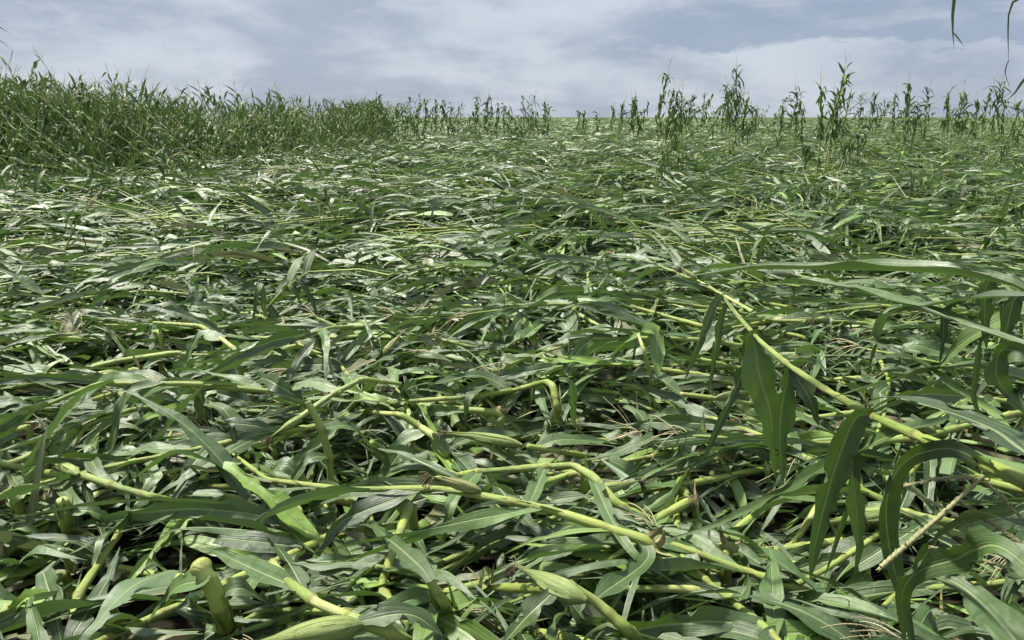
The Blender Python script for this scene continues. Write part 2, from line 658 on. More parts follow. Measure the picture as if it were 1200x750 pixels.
def ear_geo(a, d, L, R, rng, dry=0.0):
    """a husked ear: overlapping husk blades round a cob, from point a along d"""
    d = nrm(np.asarray(d, float))
    m = 16
    t = np.linspace(0, 1, m)
    bend = nrm(np.cross(d, rng.normal(0, 1, 3))) * L * 0.06
    path = a + d * (t[:, None] * L) + bend * (t[:, None] ** 2)
    prof = R * np.clip(0.3 + t * 6, 0, 1) * np.clip((0.45 + 0.75 * np.sin(np.clip(t * 1.15 + 0.12, 0, 1) * PI) ** 0.8) * (1 - t ** 5) ** 0.8, 0.09, 2)
    vs = np.zeros((m, 3))
    vs[:, 0] = rng.uniform(0, 1)
    vs[:, 1] = 0.35 * rng.random()
    vs[:, 2] = np.clip(dry + np.clip(t - 0.85, 0, 1) * 2.5, 0, 1)
    g = Bag()
    sides = 14
    V, F, luv, vr = tube(path, prof, sides, vars_=vs)
    # husk ridges
    g.add(V, F, luv, vr)
    # outer husk blades
    D = nrm(np.gradient(path, axis=0))
    s0 = nrm(np.cross(d, np.array([0.2, 0.1, 1.0])))
    n0 = np.cross(d, s0)
    k = 5
    for i in range(k):
        th = 2 * PI * i / k + rng.uniform(-0.3, 0.3)
        rad_dir = s0 * math.cos(th) + n0 * math.sin(th)
        tan_dir = -s0 * math.sin(th) + n0 * math.cos(th)
        mm = 12
        te = np.linspace(0, 1, mm)
        ext = rng.uniform(0.85, 1.12)
        flare = rng.uniform(0.0, 0.35) * R * (3 if rng.random() < 0.3 else 1)
        pr = np.interp(np.clip(te * ext, 0, 1), t, prof)
        P = a + d * (te[:, None] * L * ext) + bend * (te[:, None] ** 2) + rad_dir * ((pr * 1.04 + 0.0015 + flare * te ** 5)[:, None])
        wd = np.array([R * 2.0])
        wp = (np.clip(pr / R, 0.35, 1.2) * np.clip(1 - te ** 4, 0.03, 1))[None]
        S = np.broadcast_to(tan_dir, (mm, 3))[None]
        var = np.array([[rng.random(), 0.3 * rng.random(), min(1, dry + (0.3 if rng.random() < 0.08 else 0))]])
        RV, RF, Rl, Rv = ribbons(P[None], S, wd, 4, rng, np.array([-0.5]), np.array([0.05]), var, np.array([0.5]), widthprof=wp)
        g.add_ribbons(RV, RF, Rl, Rv)
    # silk
    sk = Bag()
    tip = path[-1]
    for i in range(26):
        dd = nrm(d + rng.normal(0, 0.45, 3))
        q = [tip - d * 0.01]
        for j in range(4):
            dd = nrm(dd + np.array([0, 0, -0.35]) + rng.normal(0, 0.25, 3))
            q.append(q[-1] + dd * 0.013)
        sk.add(*tube(spline(q, 7), np.full(7, 0.0015), 3, var=(rng.random(), 0, rng.random()), cap=False))
    return g, sk


def tassel_geo(a, d, L, rng, nb=8, sides=4, droop=1.0, fat=1.0, floor=True):
    g = Bag()
    d = nrm(np.asarray(d, float))
    for i in range(nb + 1):
        l = L * (1.0 if i == 0 else rng.uniform(0.5, 0.85))
        st = a + d * (0 if i == 0 else rng.uniform(0, 0.3) * L)
        dd = d if i == 0 else nrm(d + rng.normal(0, 0.38, 3))
        m = 12
        q = [st]
        for j in range(m):
            dd = nrm(dd + np.array([0, 0, -0.09 * droop]) + rng.normal(0, 0.03, 3))
            np_ = q[-1] + dd * l / m
            if floor:
                f = float(H(np_[0], np_[1])) + 0.05
                if np_[2] < f:
                    np_[2] = min(f, np_[2] + l / m)
            q.append(np_)
        k = 30 if sides > 3 else 8
        p = spline(q, k)
        tt = np.linspace(0, 1, k)
        r = fat * (0.0021 * (1 - 0.55 * tt)) * (1 + 0.55 * (np.arange(k) % 2) * (tt > 0.15))
        g.add(*tube(p, r, sides, var=(rng.random(), 0, 0.4 * rng.random()), cap=False))
    return g


def leaf_vars(n, rng, yel=0.12, dry=0.05):
    v = np.zeros((n, 3))
    v[:, 0] = rng.random(n)
    v[:, 1] = np.where(rng.random(n) < yel, rng.uniform(0.25, 0.9, n), rng.uniform(0, 0.12, n))
    v[:, 2] = np.where(rng.random(n) < dry, rng.uniform(0.4, 1.0, n), 0)
    return v


# ------------------------------------------------------------------ ground
gw = 4000
V = np.array([[-gw, -200, 0], [gw, -200, 0], [gw, gw, 0], [-gw, gw, 0]], float)
# near part finely divided so that soil has some relief
nx, ny = 60, 60
gx = np.concatenate([[-gw, -300, -60], np.linspace(-12, 12, nx), [60, 300, gw]])
gy = np.concatenate([[-200, -10], np.linspace(0, 18, ny), [60, 300, gw]])
X, Y = np.meshgrid(gx, gy)
Z = 0.018 * np.sin(X * 7 + np.sin(Y * 5)) * (np.abs(X) < 13) * (Y < 19) * (Y > -1)
GV = np.stack([X, Y, Z], 2).reshape(-1, 3)
idx = np.arange(len(GV)).reshape(len(gy), len(gx))
GF = np.stack([idx[:-1, :-1].ravel(), idx[:-1, 1:].ravel(), idx[1:, 1:].ravel(), idx[1:, :-1].ravel()], 1)
g = mesh_obj('ground', GV, GF, np.zeros_like(GV), np.zeros_like(GV), M_SOIL)
tag(g, kind='structure')

# hollows where the photograph shows dark gaps
for (px, py, r_, d_) in ((600, 482, 0.32, 0.3), (190, 465, 0.25, 0.22), (345, 378, 0.3, 0.2), (500, 300, 0.4, 0.2), (20, 580, 0.2, 0.2),
                         (420, 600, 0.2, 0.22), (930, 640, 0.38, 0.28), (560, 700, 0.2, 0.18), (820, 735, 0.2, 0.2), (730, 735, 0.15, 0.15), (480, 560, .18, .2)):
    h_ = pt(px, py, 0.15)
    HOLLOWS.append((h_[0], h_[1], r_, d_))


# ------------------------------------------------------------------ fallen corn plants
def fallen_plant(bx, by, th, rng, label, group, hi=1.0, ear_p=0.32, nleaf=None, tas_p=0.6, hero=None):
    root = empty('fallen_corn_plant', (bx, by, 0))
    tag(root, label, 'fallen corn', group)
    loc = np.array([bx, by, 0.0])
    top_ = by < 5.0 and rng.random() < 0.16
    hs = rng.uniform(0.18, 0.34) if top_ else rng.uniform(0.06, 0.26)
    lay = rng.uniform(0.10, 0.2) if top_ else rng.uniform(-0.11, 0.06)
    L = rng.uniform(1.5, 2.0) if (by > 5 or rng.random() > 0.42) else rng.uniform(0.55, 1.0)
    dirv = np.array([math.cos(th), math.sin(th), 0])
    lean = rng.uniform(-0.3, 0.5)
    k0 = np.array([bx, by, 0]) + dirv * hs * lean
    k0[2] = hs
    pts = [np.array([bx, by, -0.02]), (np.array([bx, by, 0]) + k0) / 2, k0]
    curve = rng.normal(0, 0.12)
    p = k0.copy()
    a = th
    ns = int(rng.integers(3, 6))
    up0 = rng.uniform(-0.1, 0.12)
    for i in range(ns):
        a += curve / 3 + rng.normal(0, 0.22) + (rng.choice([-1.0, 1.0]) * rng.uniform(0.5, 1.2) if (by < 5 and rng.random() < 0.15) else 0)
        st = L / ns
        p = p + np.array([math.cos(a), math.sin(a), 0]) * st
        tgt = float(H(p[0], p[1])) * 0.75 + lay
        p[2] = max(0.025, p[2] * 0.45 + tgt * 0.55 + (up0 if i < 3 else 0))
        pts.append(p.copy())
    pts = np.array(pts)
    V_, F_, l_, r_ = stalk_geo(pts, 0.0165, 0.006, rng, brown=0.08 if rng.random() < 0.6 else 0.0)
    mesh_obj('stalk', V_, F_, l_, r_, M_STALK, root, loc)
    for q_ in range(int(rng.integers(1, 4)) if by < 5.5 else 0):
        dq = nrm(rng.normal(0, 1, 3) + np.array([0, 0, 0.4]))
        ks = k0 + rng.normal(0, 0.008, 3)
        sp = np.array([ks - dq * 0.03, ks + dq * 0.02, ks + dq * rng.uniform(0.05, 0.11) + rng.normal(0, 0.02, 3)])
        SP = spline(sp, 9)[None]
        sv_ = ribbons(SP, np.broadcast_to(nrm(np.cross(dq, rng.normal(0, 1, 3))), (1, 9, 3)).copy(), np.array([rng.uniform(0.02, 0.045)]), 4, rng, np.array([-0.6]), np.array([0.3]), np.array([[rng.random(), rng.uniform(0, .7), rng.choice([0, 0.7, 1.0])]]), np.array([0.15]))
        mesh_obj('sheath', sv_[0][0], sv_[1], sv_[2][0], sv_[3][0], M_HUSK, root, loc)
    fine = spline(pts[2:], 60)
    T = nrm(np.gradient(fine, axis=0))
    nl = nleaf or int(rng.integers(12, 17))
    pos = np.linspace(0.08, 0.97, nl) + rng.normal(0, 0.015, nl)
    ii = np.clip((pos * 59).astype(int), 0, 59)
    base = fine[ii]
    t0 = T[ii]
    sgn = np.where(np.arange(nl) % 2 == 0, 1, -1)
    perp = np.stack([-t0[:, 1], t0[:, 0], 0 * t0[:, 0]], 1)
    spread = rng.uniform(0.05, 0.6, nl) * np.where(rng.random(nl) < 0.3, 3.0, 1)
    el = rng.uniform(-0.15, 0.22, nl) + np.where(rng.random(nl) < (0.03 if by < 3.2 else 0.09), 0.5, 0)
    d0 = t0 + perp * (sgn * spread)[:, None] + np.array([0, 0, 1.0]) * el[:, None]
    Ls = rng.uniform(0.42, 0.92, nl) * np.clip(1.15 - np.abs(pos - 0.45), 0.6, 1)
    Ws = np.where(rng.random(nl) < 0.22, rng.uniform(0.012, 0.035, nl), rng.uniform(0.055, 0.092, nl)) * np.clip(1.2 - np.abs(pos - 0.45), 0.65, 1)
    wa = PI + 0.1 + ang_field(base[:, 0], base[:, 1])
    wind = np.stack([np.cos(wa), np.sin(wa) * 0.8, 0 * wa], 1) * rng.uniform(0.0, 0.8, nl)[:, None]
    kink = np.stack([np.where(rng.random(nl) < 0.45, rng.uniform(0.12, 0.8, nl), -1), rng.uniform(0.1, 2.4, nl), rng.normal(0, 1.6, nl), rng.normal(0, 1.6, nl)], 1)
    P, S, D = leaf_paths(base, d0, Ls, 24, rng, rng.uniform(0.2, 1.9, nl), wind, kink, rng.uniform(-0.17, 0.085, nl), rng.uniform(-1.1, 1.1, nl), rng.normal(0, 1.3, nl))
    split = np.stack([rng.uniform(0.1, 0.7, nl), np.where(rng.random(nl) < 0.55, rng.uniform(-0.13, 0.13, nl), 0)], 1)
    RV, RF, Rl, Rr = ribbons(P, S, Ws, 5, rng, rng.uniform(0.05, 0.45, nl), rng.uniform(0.05, 0.35, nl), leaf_vars(nl, rng, 0.13, 0.05), Ls, split)
    for i in range(nl):
        mesh_obj('leaf', RV[i], RF, Rl[i], Rr[i], M_LEAF, root, loc)
    if rng.random() < ear_p:
        j = int(rng.integers(14, 26))
        e_d = nrm(T[j] + perp[min(nl - 1, 3)] * rng.choice([-1, 1]) * 0.35 + np.array([0, 0, rng.uniform(0.1, 0.45)]))
        eb, sk = ear_geo(fine[j] + np.array([0, 0, 0.012]), e_d, rng.uniform(0.16, 0.22), rng.uniform(0.014, 0.019), rng, 0.0 if rng.random() < 0.8 else 0.4)
        eo = eb.obj('ear', M_HUSK, root, loc)
        so_ = sk.obj('silk', M_SILK, root, loc)
        so_.parent = eo
    if rng.random() < tas_p:
        tg = tassel_geo(fine[-1], T[-1] + np.array([0, 0, 0.25]), rng.uniform(0.22, 0.34), rng, nb=int(rng.integers(4, 9)))
        tg.obj('tassel', M_TASSEL, root, loc)
    return root


def zone_label(x, y):
    """which part of the field a flattened plant lies in"""
    f = x / max(y, 0.5)
    side = 'left' if f < -0.22 else ('right' if f > 0.22 else 'middle')
    if y < 3.0:
        return ('flattened green corn plant with broad torn leaves in the nearest tangle, at the bottom %s' % side,
                'flattened corn plants nearest the viewer, %s' % side)
    if y < 4.8:
        return ('flattened corn plant lying in the leafy mat just beyond the nearest tangle, on the %s' % side,
                'flattened corn plants just beyond the nearest tangle, %s' % side)
    return ('flattened corn plant combed sideways by wind in the middle of the field, on the %s' % side,
            'flattened corn plants in the middle distance, %s' % side)


NF = 285
yy = 1.25
cnt = 0
spots = []
Dmax = 6.9
for row_y in np.arange(1.2, Dmax, 0.36):
    half = 0.68 * row_y + 0.75
    nrow = int(round(2 * half / 0.405))
    for i in range(nrow):
        x = -half + (i + RG.uniform(0.1, 0.9)) * 2 * half / nrow + 0.45     # plants fall to the left, so start a little right
        y = row_y + RG.uniform(-0.15, 0.15)
        spots.append((x, y))
print('fallen spots', len(spots))
spots = spots[:NF]
for (x, y) in spots:
    th = PI + 0.1 + float(ang_field(x, y)) + RG.normal(0, 0.55 if y < 3.8 else 0.36)
    if RG.random() < 0.12:
        th += RG.uniform(-1.6, 1.6)
    hi = 1.0
    # keep the very front right a little lower, so that the leaning plant reads
    lab, grp = zone_label(x + 0.8 * math.cos(th), y + 0.8 * math.sin(th))
    fallen_plant(x, y, th, RG, lab, grp, hi)


# ------------------------------------------------------------------ leaf litter on the ground under the plants (nobody could count it)
def litter():
    n = 1500
    y = np.sqrt(RG.uniform(1.1 ** 2, 8.0 ** 2, n))
    x = RG.uniform(-1, 1, n) * (0.70 * y + 0.5)
    z = RG.uniform(0.02, 0.8, n) * H(x, y)
    a = PI + 0.1 + ang_field(x, y) + RG.normal(0, 0.7, n)
    d0 = np.stack([np.cos(a), np.sin(a), RG.normal(0, 0.12, n)], 1)
    L = RG.uniform(0.25, 0.7, n)
    kink = np.stack([np.where(RG.random(n) < 0.3, RG.uniform(0.2, 0.8, n), -1), RG.uniform(-0.5, 0.5, n), RG.normal(0, 1, n), RG.normal(0, 1, n)], 1)
    P, S, D = leaf_paths(np.stack([x, y, z], 1), d0, L, 10, RG, RG.uniform(0.0, 0.2, n), 0 * d0, kink, -1.0 + 0 * x, RG.normal(0, 0.35, n), RG.normal(0, 0.6, n), use_floor=False)
    P[:, :, 2] = np.maximum(P[:, :, 2], 0.02)
    V_, F_, l_, r_ = ribbons(P, S, RG.uniform(0.045, 0.085, n), 3, RG, RG.uniform(-0.2, 0.3, n), RG.uniform(0, 0.3, n), leaf_vars(n, RG, 0.1, 0.28), L, None)
    g = Bag()
    g.add_ribbons(V_, F_, l_, r_)
    # short torn pieces thrown over the top, facing every way
    n = 2600
    y = np.sqrt(RG.uniform(1.3 ** 2, 9.5 ** 2, n))
    x = RG.uniform(-1, 1, n) * (0.70 * y + 0.5)
    z = H(x, y) + RG.uniform(-0.05, 0.07, n)
    a = RG.uniform(0, 2 * PI, n)
    d0 = np.stack([np.cos(a), np.sin(a), RG.uniform(-0.1, 0.7, n)], 1)
    L = RG.uniform(0.10, 0.34, n)
    kink = np.stack([np.where(RG.random(n) < 0.6, RG.uniform(0.3, 0.7, n), -1), RG.uniform(0.5, 2.5, n), RG.normal(0, 1, n), RG.normal(0, 1, n)], 1)
    P, S, D = leaf_paths(np.stack([x, y, z], 1), d0, L, 12, RG, RG.uniform(2, 6, n), 0 * d0, kink, RG.uniform(-0.1, 0.0, n), RG.uniform(-1.2, 1.2, n), RG.normal(0, 1.0, n))
    split = np.stack([RG.uniform(0.1, 0.6, n), np.where(RG.random(n) < 0.6, RG.uniform(-0.05, 0.05, n), 0)], 1)
    wpr = np.clip(0.5 + RG.random((n, 1)) * 0.5 + np.cumsum(RG.normal(0, 0.09, (n, 13)), 1), 0.15, 1.1)
    V_, F_, l_, r_ = ribbons(P, S, RG.uniform(0.015, 0.075, n), 3, RG, RG.uniform(-0.3, 0.5, n), RG.uniform(0, 0.4, n), leaf_vars(n, RG, 0.16, 0.08), L, split, widthprof=wpr)
    g.add_ribbons(V_, F_, l_, r_)
    o = g.obj('leaf_litter', M_LEAF)
    tag(o, 'loose torn corn leaf pieces strewn over and beneath the flattened plants', 'leaf litter', kind='stuff')


litter()


# ------------------------------------------------------------------ the flattened crop further off, as one mass
def far_mat():
    gl = Bag()
    gs = Bag()
    rings = ((6.3, 15.0, 160, 10, 2, 1.0), (15.0, 34.0, 90, 6, 2, 1.05), (34.0, 85.0, 22, 4, 1, 1.5), (85.0, 260.0, 2.6, 3, 1, 3.2), (260.0, 600.0, 0.35, 3, 1, 7.0))
    for (y0, y1, dens, ns, nc, sc) in rings:
        area = 0.72 * (y1 ** 2 - y0 ** 2) + 1.6 * (y1 - y0)
        n = int(area * dens)
        y = np.sqrt(RG.uniform(y0 ** 2, y1 ** 2, n))
        x = RG.uniform(-1, 1, n) * (0.72 * y + 0.8)
        hh = H(x, y) + 0.16 * np.sin(0.9 * x + 0.5 * y + 2 * np.sin(0.31 * y)) * np.sin(1.7 * y + 0.6 * np.sin(x * 0.8)) * (y > 9)
        z = hh + RG.uniform(-0.16, 0.10, n)
        # leaves come in plants: share direction in clumps
        cl = np.floor(x / 0.7) * 13.7 + np.floor(y / 0.5) * 7.1
        ca = np.sin(cl * 91.17) * 0.65
        a = PI + 0.1 + ang_field(x, y) + ca + RG.normal(0, 0.35, n)
        odd = RG.random(n) < 0.12
        a = np.where(odd, RG.uniform(0, 2 * PI, n), a)
        el = RG.normal(0.0, 0.12, n) + np.where(RG.random(n) < 0.035, 0.7, 0)
        d0 = np.stack([np.cos(a), np.sin(a), el], 1)
        L = RG.uniform(0.45, 1.05, n) * sc
        kink = np.stack([np.where(RG.random(n) < 0.35, RG.uniform(0.2, 0.8, n), -1), RG.uniform(0.2, 1.6, n), RG.normal(0, 0.8, n), RG.normal(0, 0.8, n)], 1)
        P, S, D = leaf_paths(np.stack([x, y, z], 1), d0, L, ns, RG, RG.uniform(0.1, 1.4, n), 0 * d0, kink, RG.uniform(-0.22, 0.03, n), RG.uniform(-1.1, 1.1, n), RG.normal(0, 1.0, n))
        V_, F_, l_, r_ = ribbons(P, S, np.where(RG.random(n) < 0.5, RG.uniform(0.012, 0.032, n), RG.uniform(0.035, 0.075, n)) * (1.15 + 0.8 * (sc - 1)), nc, RG, RG.uniform(0, 0.4, n), RG.uniform(0, 0.25, n), leaf_vars(n, RG, 0.13, 0.07), L, None)
        gl.add_ribbons(V_, F_, l_, r_)
        if y1 < 90:
            m = int(area * (9.0 if y1 < 20 else 4 if y1 < 40 else 0.5))
            for _ in range(m):
                yy_ = math.sqrt(RG.uniform(y0 ** 2, y1 ** 2))
                xx_ = RG.uniform(-1, 1) * (0.72 * yy_ + 0.8)
                aa = PI + 0.1 + float(ang_field(xx_, yy_)) + RG.normal(0, 0.4)
                ll = RG.uniform(0.4, 1.3)
                h0 = float(H(xx_, yy_))
                up_ = RG.uniform(-0.05, 0.09) + (RG.uniform(0.1, 0.4) if RG.random() < 0.06 else 0)
                p0 = np.array([xx_, yy_, h0 - 0.04 + RG.uniform(-0.05, 0.05)])
                p2 = p0 + np.array([math.cos(aa) * ll, math.sin(aa) * ll, up_])
                pm = (p0 + p2) / 2 + np.array([0, 0, RG.uniform(0, 0.06)])
                gs.add(*tube(np.array([p0, pm, p2]), np.array([0.011, 0.009, 0.006]), 4, var=(RG.random(), 0.3 * RG.random(), 0.25 * RG.random()), cap=False))
    o = gl.obj('flattened_corn', M_LEAF)
    tag(o, 'expanse of wind-flattened corn leaves stretching across the field to the horizon', 'flattened corn', kind='stuff')
    o2 = gs.obj('flattened_corn_stalks', M_STALK)
    tag(o2, 'pale broken corn stalks poking through the flattened crop beyond the nearest plants', 'broken stalks', kind='stuff')


far_mat()


# ------------------------------------------------------------------ standing plants
def standing_geo(rng, h, lean, az, nl, lmax, ragged, ns=9, nc=2, loc=(0, 0, 0), up=0.7, leaf_el=(0.4, 1.6), kd=1.0, lo=0.16):
    loc = np.asarray(loc, float)
    k = 7
    t = np.linspace(0, 1, k)
    dirv = np.array([math.cos(az), math.sin(az), 0])
    pts = loc + np.array([0, 0, 1.0]) * (t * h)[:, None] + dirv * (lean * h * t ** 1.7)[:, None] + np.stack([rng.normal(0, 0.015, k) * t * h, rng.normal(0, 0.015, k) * t * h, 0 * t], 1)
    pts[:, 2] -= (0.3 * lean * lean * h * t ** 2)
    fine = spline(pts, 50)
    T = nrm(np.gradient(fine, axis=0))
    pos = np.linspace(lo, 0.95, nl)
    ii = np.clip((pos * 49).astype(int), 0, 49)
    base = fine[ii]
    pa = rng.uniform(0, 2 * PI)
    a = pa + np.where(np.arange(nl) % 2 == 0, 0, PI) + rng.normal(0, 0.5, nl)
    hz = np.stack([np.cos(a), np.sin(a), 0 * a], 1)
    el = rng.uniform(leaf_el[0], leaf_el[1], nl)
    d0 = hz + np.array([0, 0, 1.0]) * el[:, None] + dirv * lean
    L = lmax * rng.uniform(0.55, 1.0, nl) * np.clip(1.25 - np.abs(pos - 0.5) * 1.1, 0.5, 1)
    kink = np.stack([np.where(rng.random(nl) < ragged, rng.uniform(0.12, 0.6, nl), -1), kd * rng.uniform(0.8, 3.0, nl), kd * rng.normal(0, 0.6, nl), kd * rng.normal(0, 0.6, nl)], 1)
    P, S, D = leaf_paths(base, d0, L, ns, rng, rng.uniform(1.2, 3.6, nl) * (2 - up), 0 * d0, kink, 0 * L, rng.uniform(-0.5, 0.5, nl), rng.normal(0, 1.5, nl), use_floor=False)
    P[:, :, 2] = np.maximum(P[:, :, 2], 0.05)
    return pts, fine, T, P, S, L


def standing_plant(x, y, h, lean, az, rng, label, group, nl=11, lmax=0.6, ragged=0.6, wid=0.055, detail=True, name='standing_corn_plant', up=0.7, tass=True, leaf_el=(0.4, 1.6), tall_t=0.35, kd=1.0, lo=0.16):
    root = empty(name, (x, y, 0))
    tag(root, label, 'standing corn', group)
    loc = np.array([x, y, 0.0])
    pts, fine, T, P, S, L = standing_geo(rng, h, lean, az, nl, lmax, ragged, loc=loc, up=up, leaf_el=leaf_el, kd=kd, lo=lo)
    V_, F_, l_, r_ = stalk_geo(pts, 0.013, 0.005, rng, step=0.05, sides=6)
    mesh_obj('stalk', V_, F_, l_, r_, M_STALK, root, loc)
    RV, RF, Rl, Rr = ribbons(P, S, wid * rng.uniform(0.7, 1.2, nl), 2, rng, rng.uniform(0.1, 0.7, nl), rng.uniform(0, 0.3, nl), leaf_vars(nl, rng, 0.1, 0.03), L)
    if detail:
        for i in range(nl):
            mesh_obj('leaf', RV[i], RF, Rl[i], Rr[i], M_UPRIGHT, root, loc)
    else:
        g_ = Bag()
        g_.add_ribbons(RV, RF, Rl, Rr)
        g_.obj('foliage', M_UPRIGHT, root, loc)
    if tass:
        tassel_geo(fine[-1], T[-1] + np.array([0.1, 0, 0.5]), tall_t * rng.uniform(0.8, 1.15), rng, nb=int(rng.integers(0, 4)), sides=3, droop=0.5, fat=2.0, floor=False).obj('tassel', M_TASSEL, root, loc)
    return root


# stragglers on the skyline: (pixel x, metres ahead, pixel y of the top, lean, azimuth of lean)
ORD = ['first', 'second', 'third', 'fourth', 'fifth', 'sixth', 'seventh', 'eighth', 'ninth', 'tenth', 'eleventh', 'twelfth', 'thirteenth', 'fourteenth',
       'fifteenth', 'sixteenth', 'seventeenth', 'eighteenth', 'nineteenth', 'twentieth', 'twenty-first', 'twenty-second', 'twenty-third', 'twenty-fourth',
       'twenty-fifth', 'twenty-sixth', 'twenty-seventh', 'twenty-eighth', 'twenty-ninth', 'thirtieth', 'thirty-first', 'thirty-second', 'thirty-third', 'thirty-fourth', 'thirty-fifth', 'thirty-sixth',
       'thirty-seventh', 'thirty-eighth', 'thirty-ninth', 'fortieth', 'forty-first', 'forty-second', 'forty-third', 'forty-fourth', 'forty-fifth', 'forty-sixth', 'forty-seventh', 'forty-eighth', 'forty-ninth', 'fiftieth']
RIGHT = [  # x, Y, top y, lean in px at the top
    (717, 38, 120, 2), (727, 32, 113, 4), (737, 30, 107, 8), (744, 26, 103, -3), (752, 24, 105, -8), (770, 17, 68, 12), (777, 16.5, 88, 14), (789, 20, 96, 5), (796, 24, 101, 6),
    (803, 34, 104, 12), (822, 33, 103, 3), (840, 40, 118, 4), (855, 20, 64, 8), (860, 20, 78, 5), (852, 24, 92, 3), (872, 22, 106, 4), (879, 30, 120, 4), (884, 34, 122, 3),
    (915, 33, 118, 3), (925, 24, 88, 12), (931, 28, 106, 8), (940, 33, 120, 2), (963, 15, 82, 2), (970, 15.5, 60, 26), (975, 19, 100, 4), (981, 20, 104, 6), (990, 27, 100, 6),
    (1008, 30, 104, 2), (1021, 28, 98, 3), (1046, 26, 97, 5), (1058, 20, 85, 8), (1063, 26, 102, 3), (1074, 22, 104, 3), (1084, 23, 92, 6), (1108, 25, 97, 6), (1120, 22, 92, 12),
    (1128, 28, 107, 4), (1142, 22, 103, 6), (1152, 21, 90, 12), (1163, 20, 82, 12), (1175, 26, 106, 5), (1190, 26, 112, 3)]
rr = np.random.default_rng(77)
RIGHT.sort(key=lambda t: -t[0])
for i, (px, Yd, ty, ln) in enumerate(RIGHT):
    top = pd(px + ln, ty, Yd)
    basep = pd(px, 150, Yd)
    h = top[2]
    tt = 0.3 if Yd < 30 else 0.2
    hst = h - tt * 0.75
    dxm = top[0] - basep[0]
    lean = abs(dxm) / h
    lab = 'tattered standing corn plant on the right skyline, %s from the right edge' % ORD[i]
    if (px, Yd) == (963, 15):
        lab = 'thick ragged corn plant standing close by in the tallest skyline cluster right of centre'
    if (px, Yd) == (970, 15.5):
        lab = 'tallest standing corn plant on the right, its long tip leaning up to the right'
    if (px, Yd) == (770, 17):
        lab = 'tall corn plant right of centre with drooping leaves and a thin tassel above the skyline'
    if (px, Yd) == (855, 20):
        lab = 'tall slim corn plant with a pointed tip between the two nearest skyline clusters'
    standing_plant(basep[0], Yd, hst, lean, 0.0 if dxm > 0 else PI, rr, lab, 'tattered corn plants left standing on the right',
                   nl=int(rr.integers(20, 30)), lmax=rr.uniform(0.4, 0.7), ragged=0.7, wid=0.066, detail=Yd < 26, up=0.9, leaf_el=(0.8, 3.8), kd=1.3, lo=0.52)
    if Yd < 21:
        for c_ in range(1):
            cx = basep[0] + rr.uniform(-0.55, 0.55)
            standing_plant(cx, Yd + rr.uniform(-0.5, 0.5), hst * rr.uniform(0.45, 0.8), rr.uniform(0.2, 0.9), rr.choice([0.1, PI]), rr,
                           'bent lower corn plant half hidden beside a taller one of the right skyline row', 'bent companions of the right skyline row',
                           nl=14, lmax=0.45, ragged=0.8, wid=0.06, detail=False, up=0.8, leaf_el=(0.8, 3.5), kd=1.4, tass=False, lo=0.5)
CENTRE = [(462, 40, 112, 8), (474, 38, 106, 8), (487, 40, 104, 6), (497, 44, 112, 3), (508, 46, 111, 5), (517, 48, 110, 4), (527, 52, 120, 3), (537, 52, 117, 4), (549, 45, 104, 14), (556, 47, 118, 4),
          (566, 42, 102, 8), (572, 46, 112, 5), (582, 48, 114, 2), (590, 50, 118, 1), (611, 45, 108, 3), (616, 44, 104, 12), (622, 55, 122, 3), (637, 45, 112, 3), (642, 50, 120, 2), (676, 60, 124, 4), (683, 60, 126, 3), (700, 62, 128, 0)]
CENTRE.sort(key=lambda t: t[0])
# a thinner, lower fringe further back that ties the clumps together
for i in range(46):
    px = rr.uniform(705, 1215)
    Yd = rr.uniform(28, 60)
    top = pd(px, rr.uniform(104, 128), Yd)
    standing_plant(top[0], Yd, top[2], rr.uniform(0.2, 0.8), 0.1, rr, 'small ragged corn plant in the far fringe behind the tattered plants on the right',
                   'far fringe of ragged corn behind the tattered plants on the right', nl=15, lmax=0.6, ragged=0.7, wid=0.09, detail=False, up=0.9, leaf_el=(0.8, 3.5), kd=1.2, lo=0.45, tass=False)
for i in range(34):
    px = 452 + 190 * rr.random() ** 1.7
    Yd = rr.uniform(32, 52)
    top = pd(px, float(np.interp(px, [450, 640], [110, 124])) + rr.uniform(-3, 12), Yd)
    standing_plant(top[0], Yd, top[2], rr.uniform(0.1, 0.6), rr.choice([0.1, 0.1, PI]), rr, 'small ragged corn plant where the left block thins out towards the centre of the skyline',
                   'ragged corn thinning out from the left block', nl=15, lmax=0.65, ragged=0.7, wid=0.09, detail=False, up=0.9, leaf_el=(0.8, 3.5), kd=1.2, lo=0.3, tass=False)
for i, (px, Yd, ty, ln) in enumerate(CENTRE):
    top = pd(px + ln, ty, Yd)
    basep = pd(px, 150, Yd)
    h = top[2]
    dxm = top[0] - basep[0]
    standing_plant(basep[0], Yd, h - 0.25, abs(dxm) / h, 0.0 if dxm > 0 else PI, rr,
                   'thin corn plant on the far central skyline, %s one right of the dense block' % ORD[i],
                   'thin corn plants standing on the far skyline near the centre',
                   nl=22, lmax=0.75, ragged=0.7, wid=0.10, detail=False, up=0.8, leaf_el=(0.6, 3.2), kd=1.3, lo=0.3)

# the dense block still standing on the left: front plants are copies of a few, the rest one mass
def block_front(px):
    """metres ahead of the block's front edge as a function of pixel x"""
    return np.interp(px, [-300, 0, 120, 200, 300, 400, 455], [13.5, 15.5, 17.0, 19.5, 23.0, 30.0, 38.0])


def world_x(px, Yd):
    return (px - 600) / FPX * Yd / (math.cos(PITCH) + 238.0 / FPX * math.sin(PITCH)) if False else (px - 600) / FPX * Yd * (1 / math.cos(PITCH)) / (1 + math.tan(PITCH) ** 2)


protos = []
rb = np.random.default_rng(99)


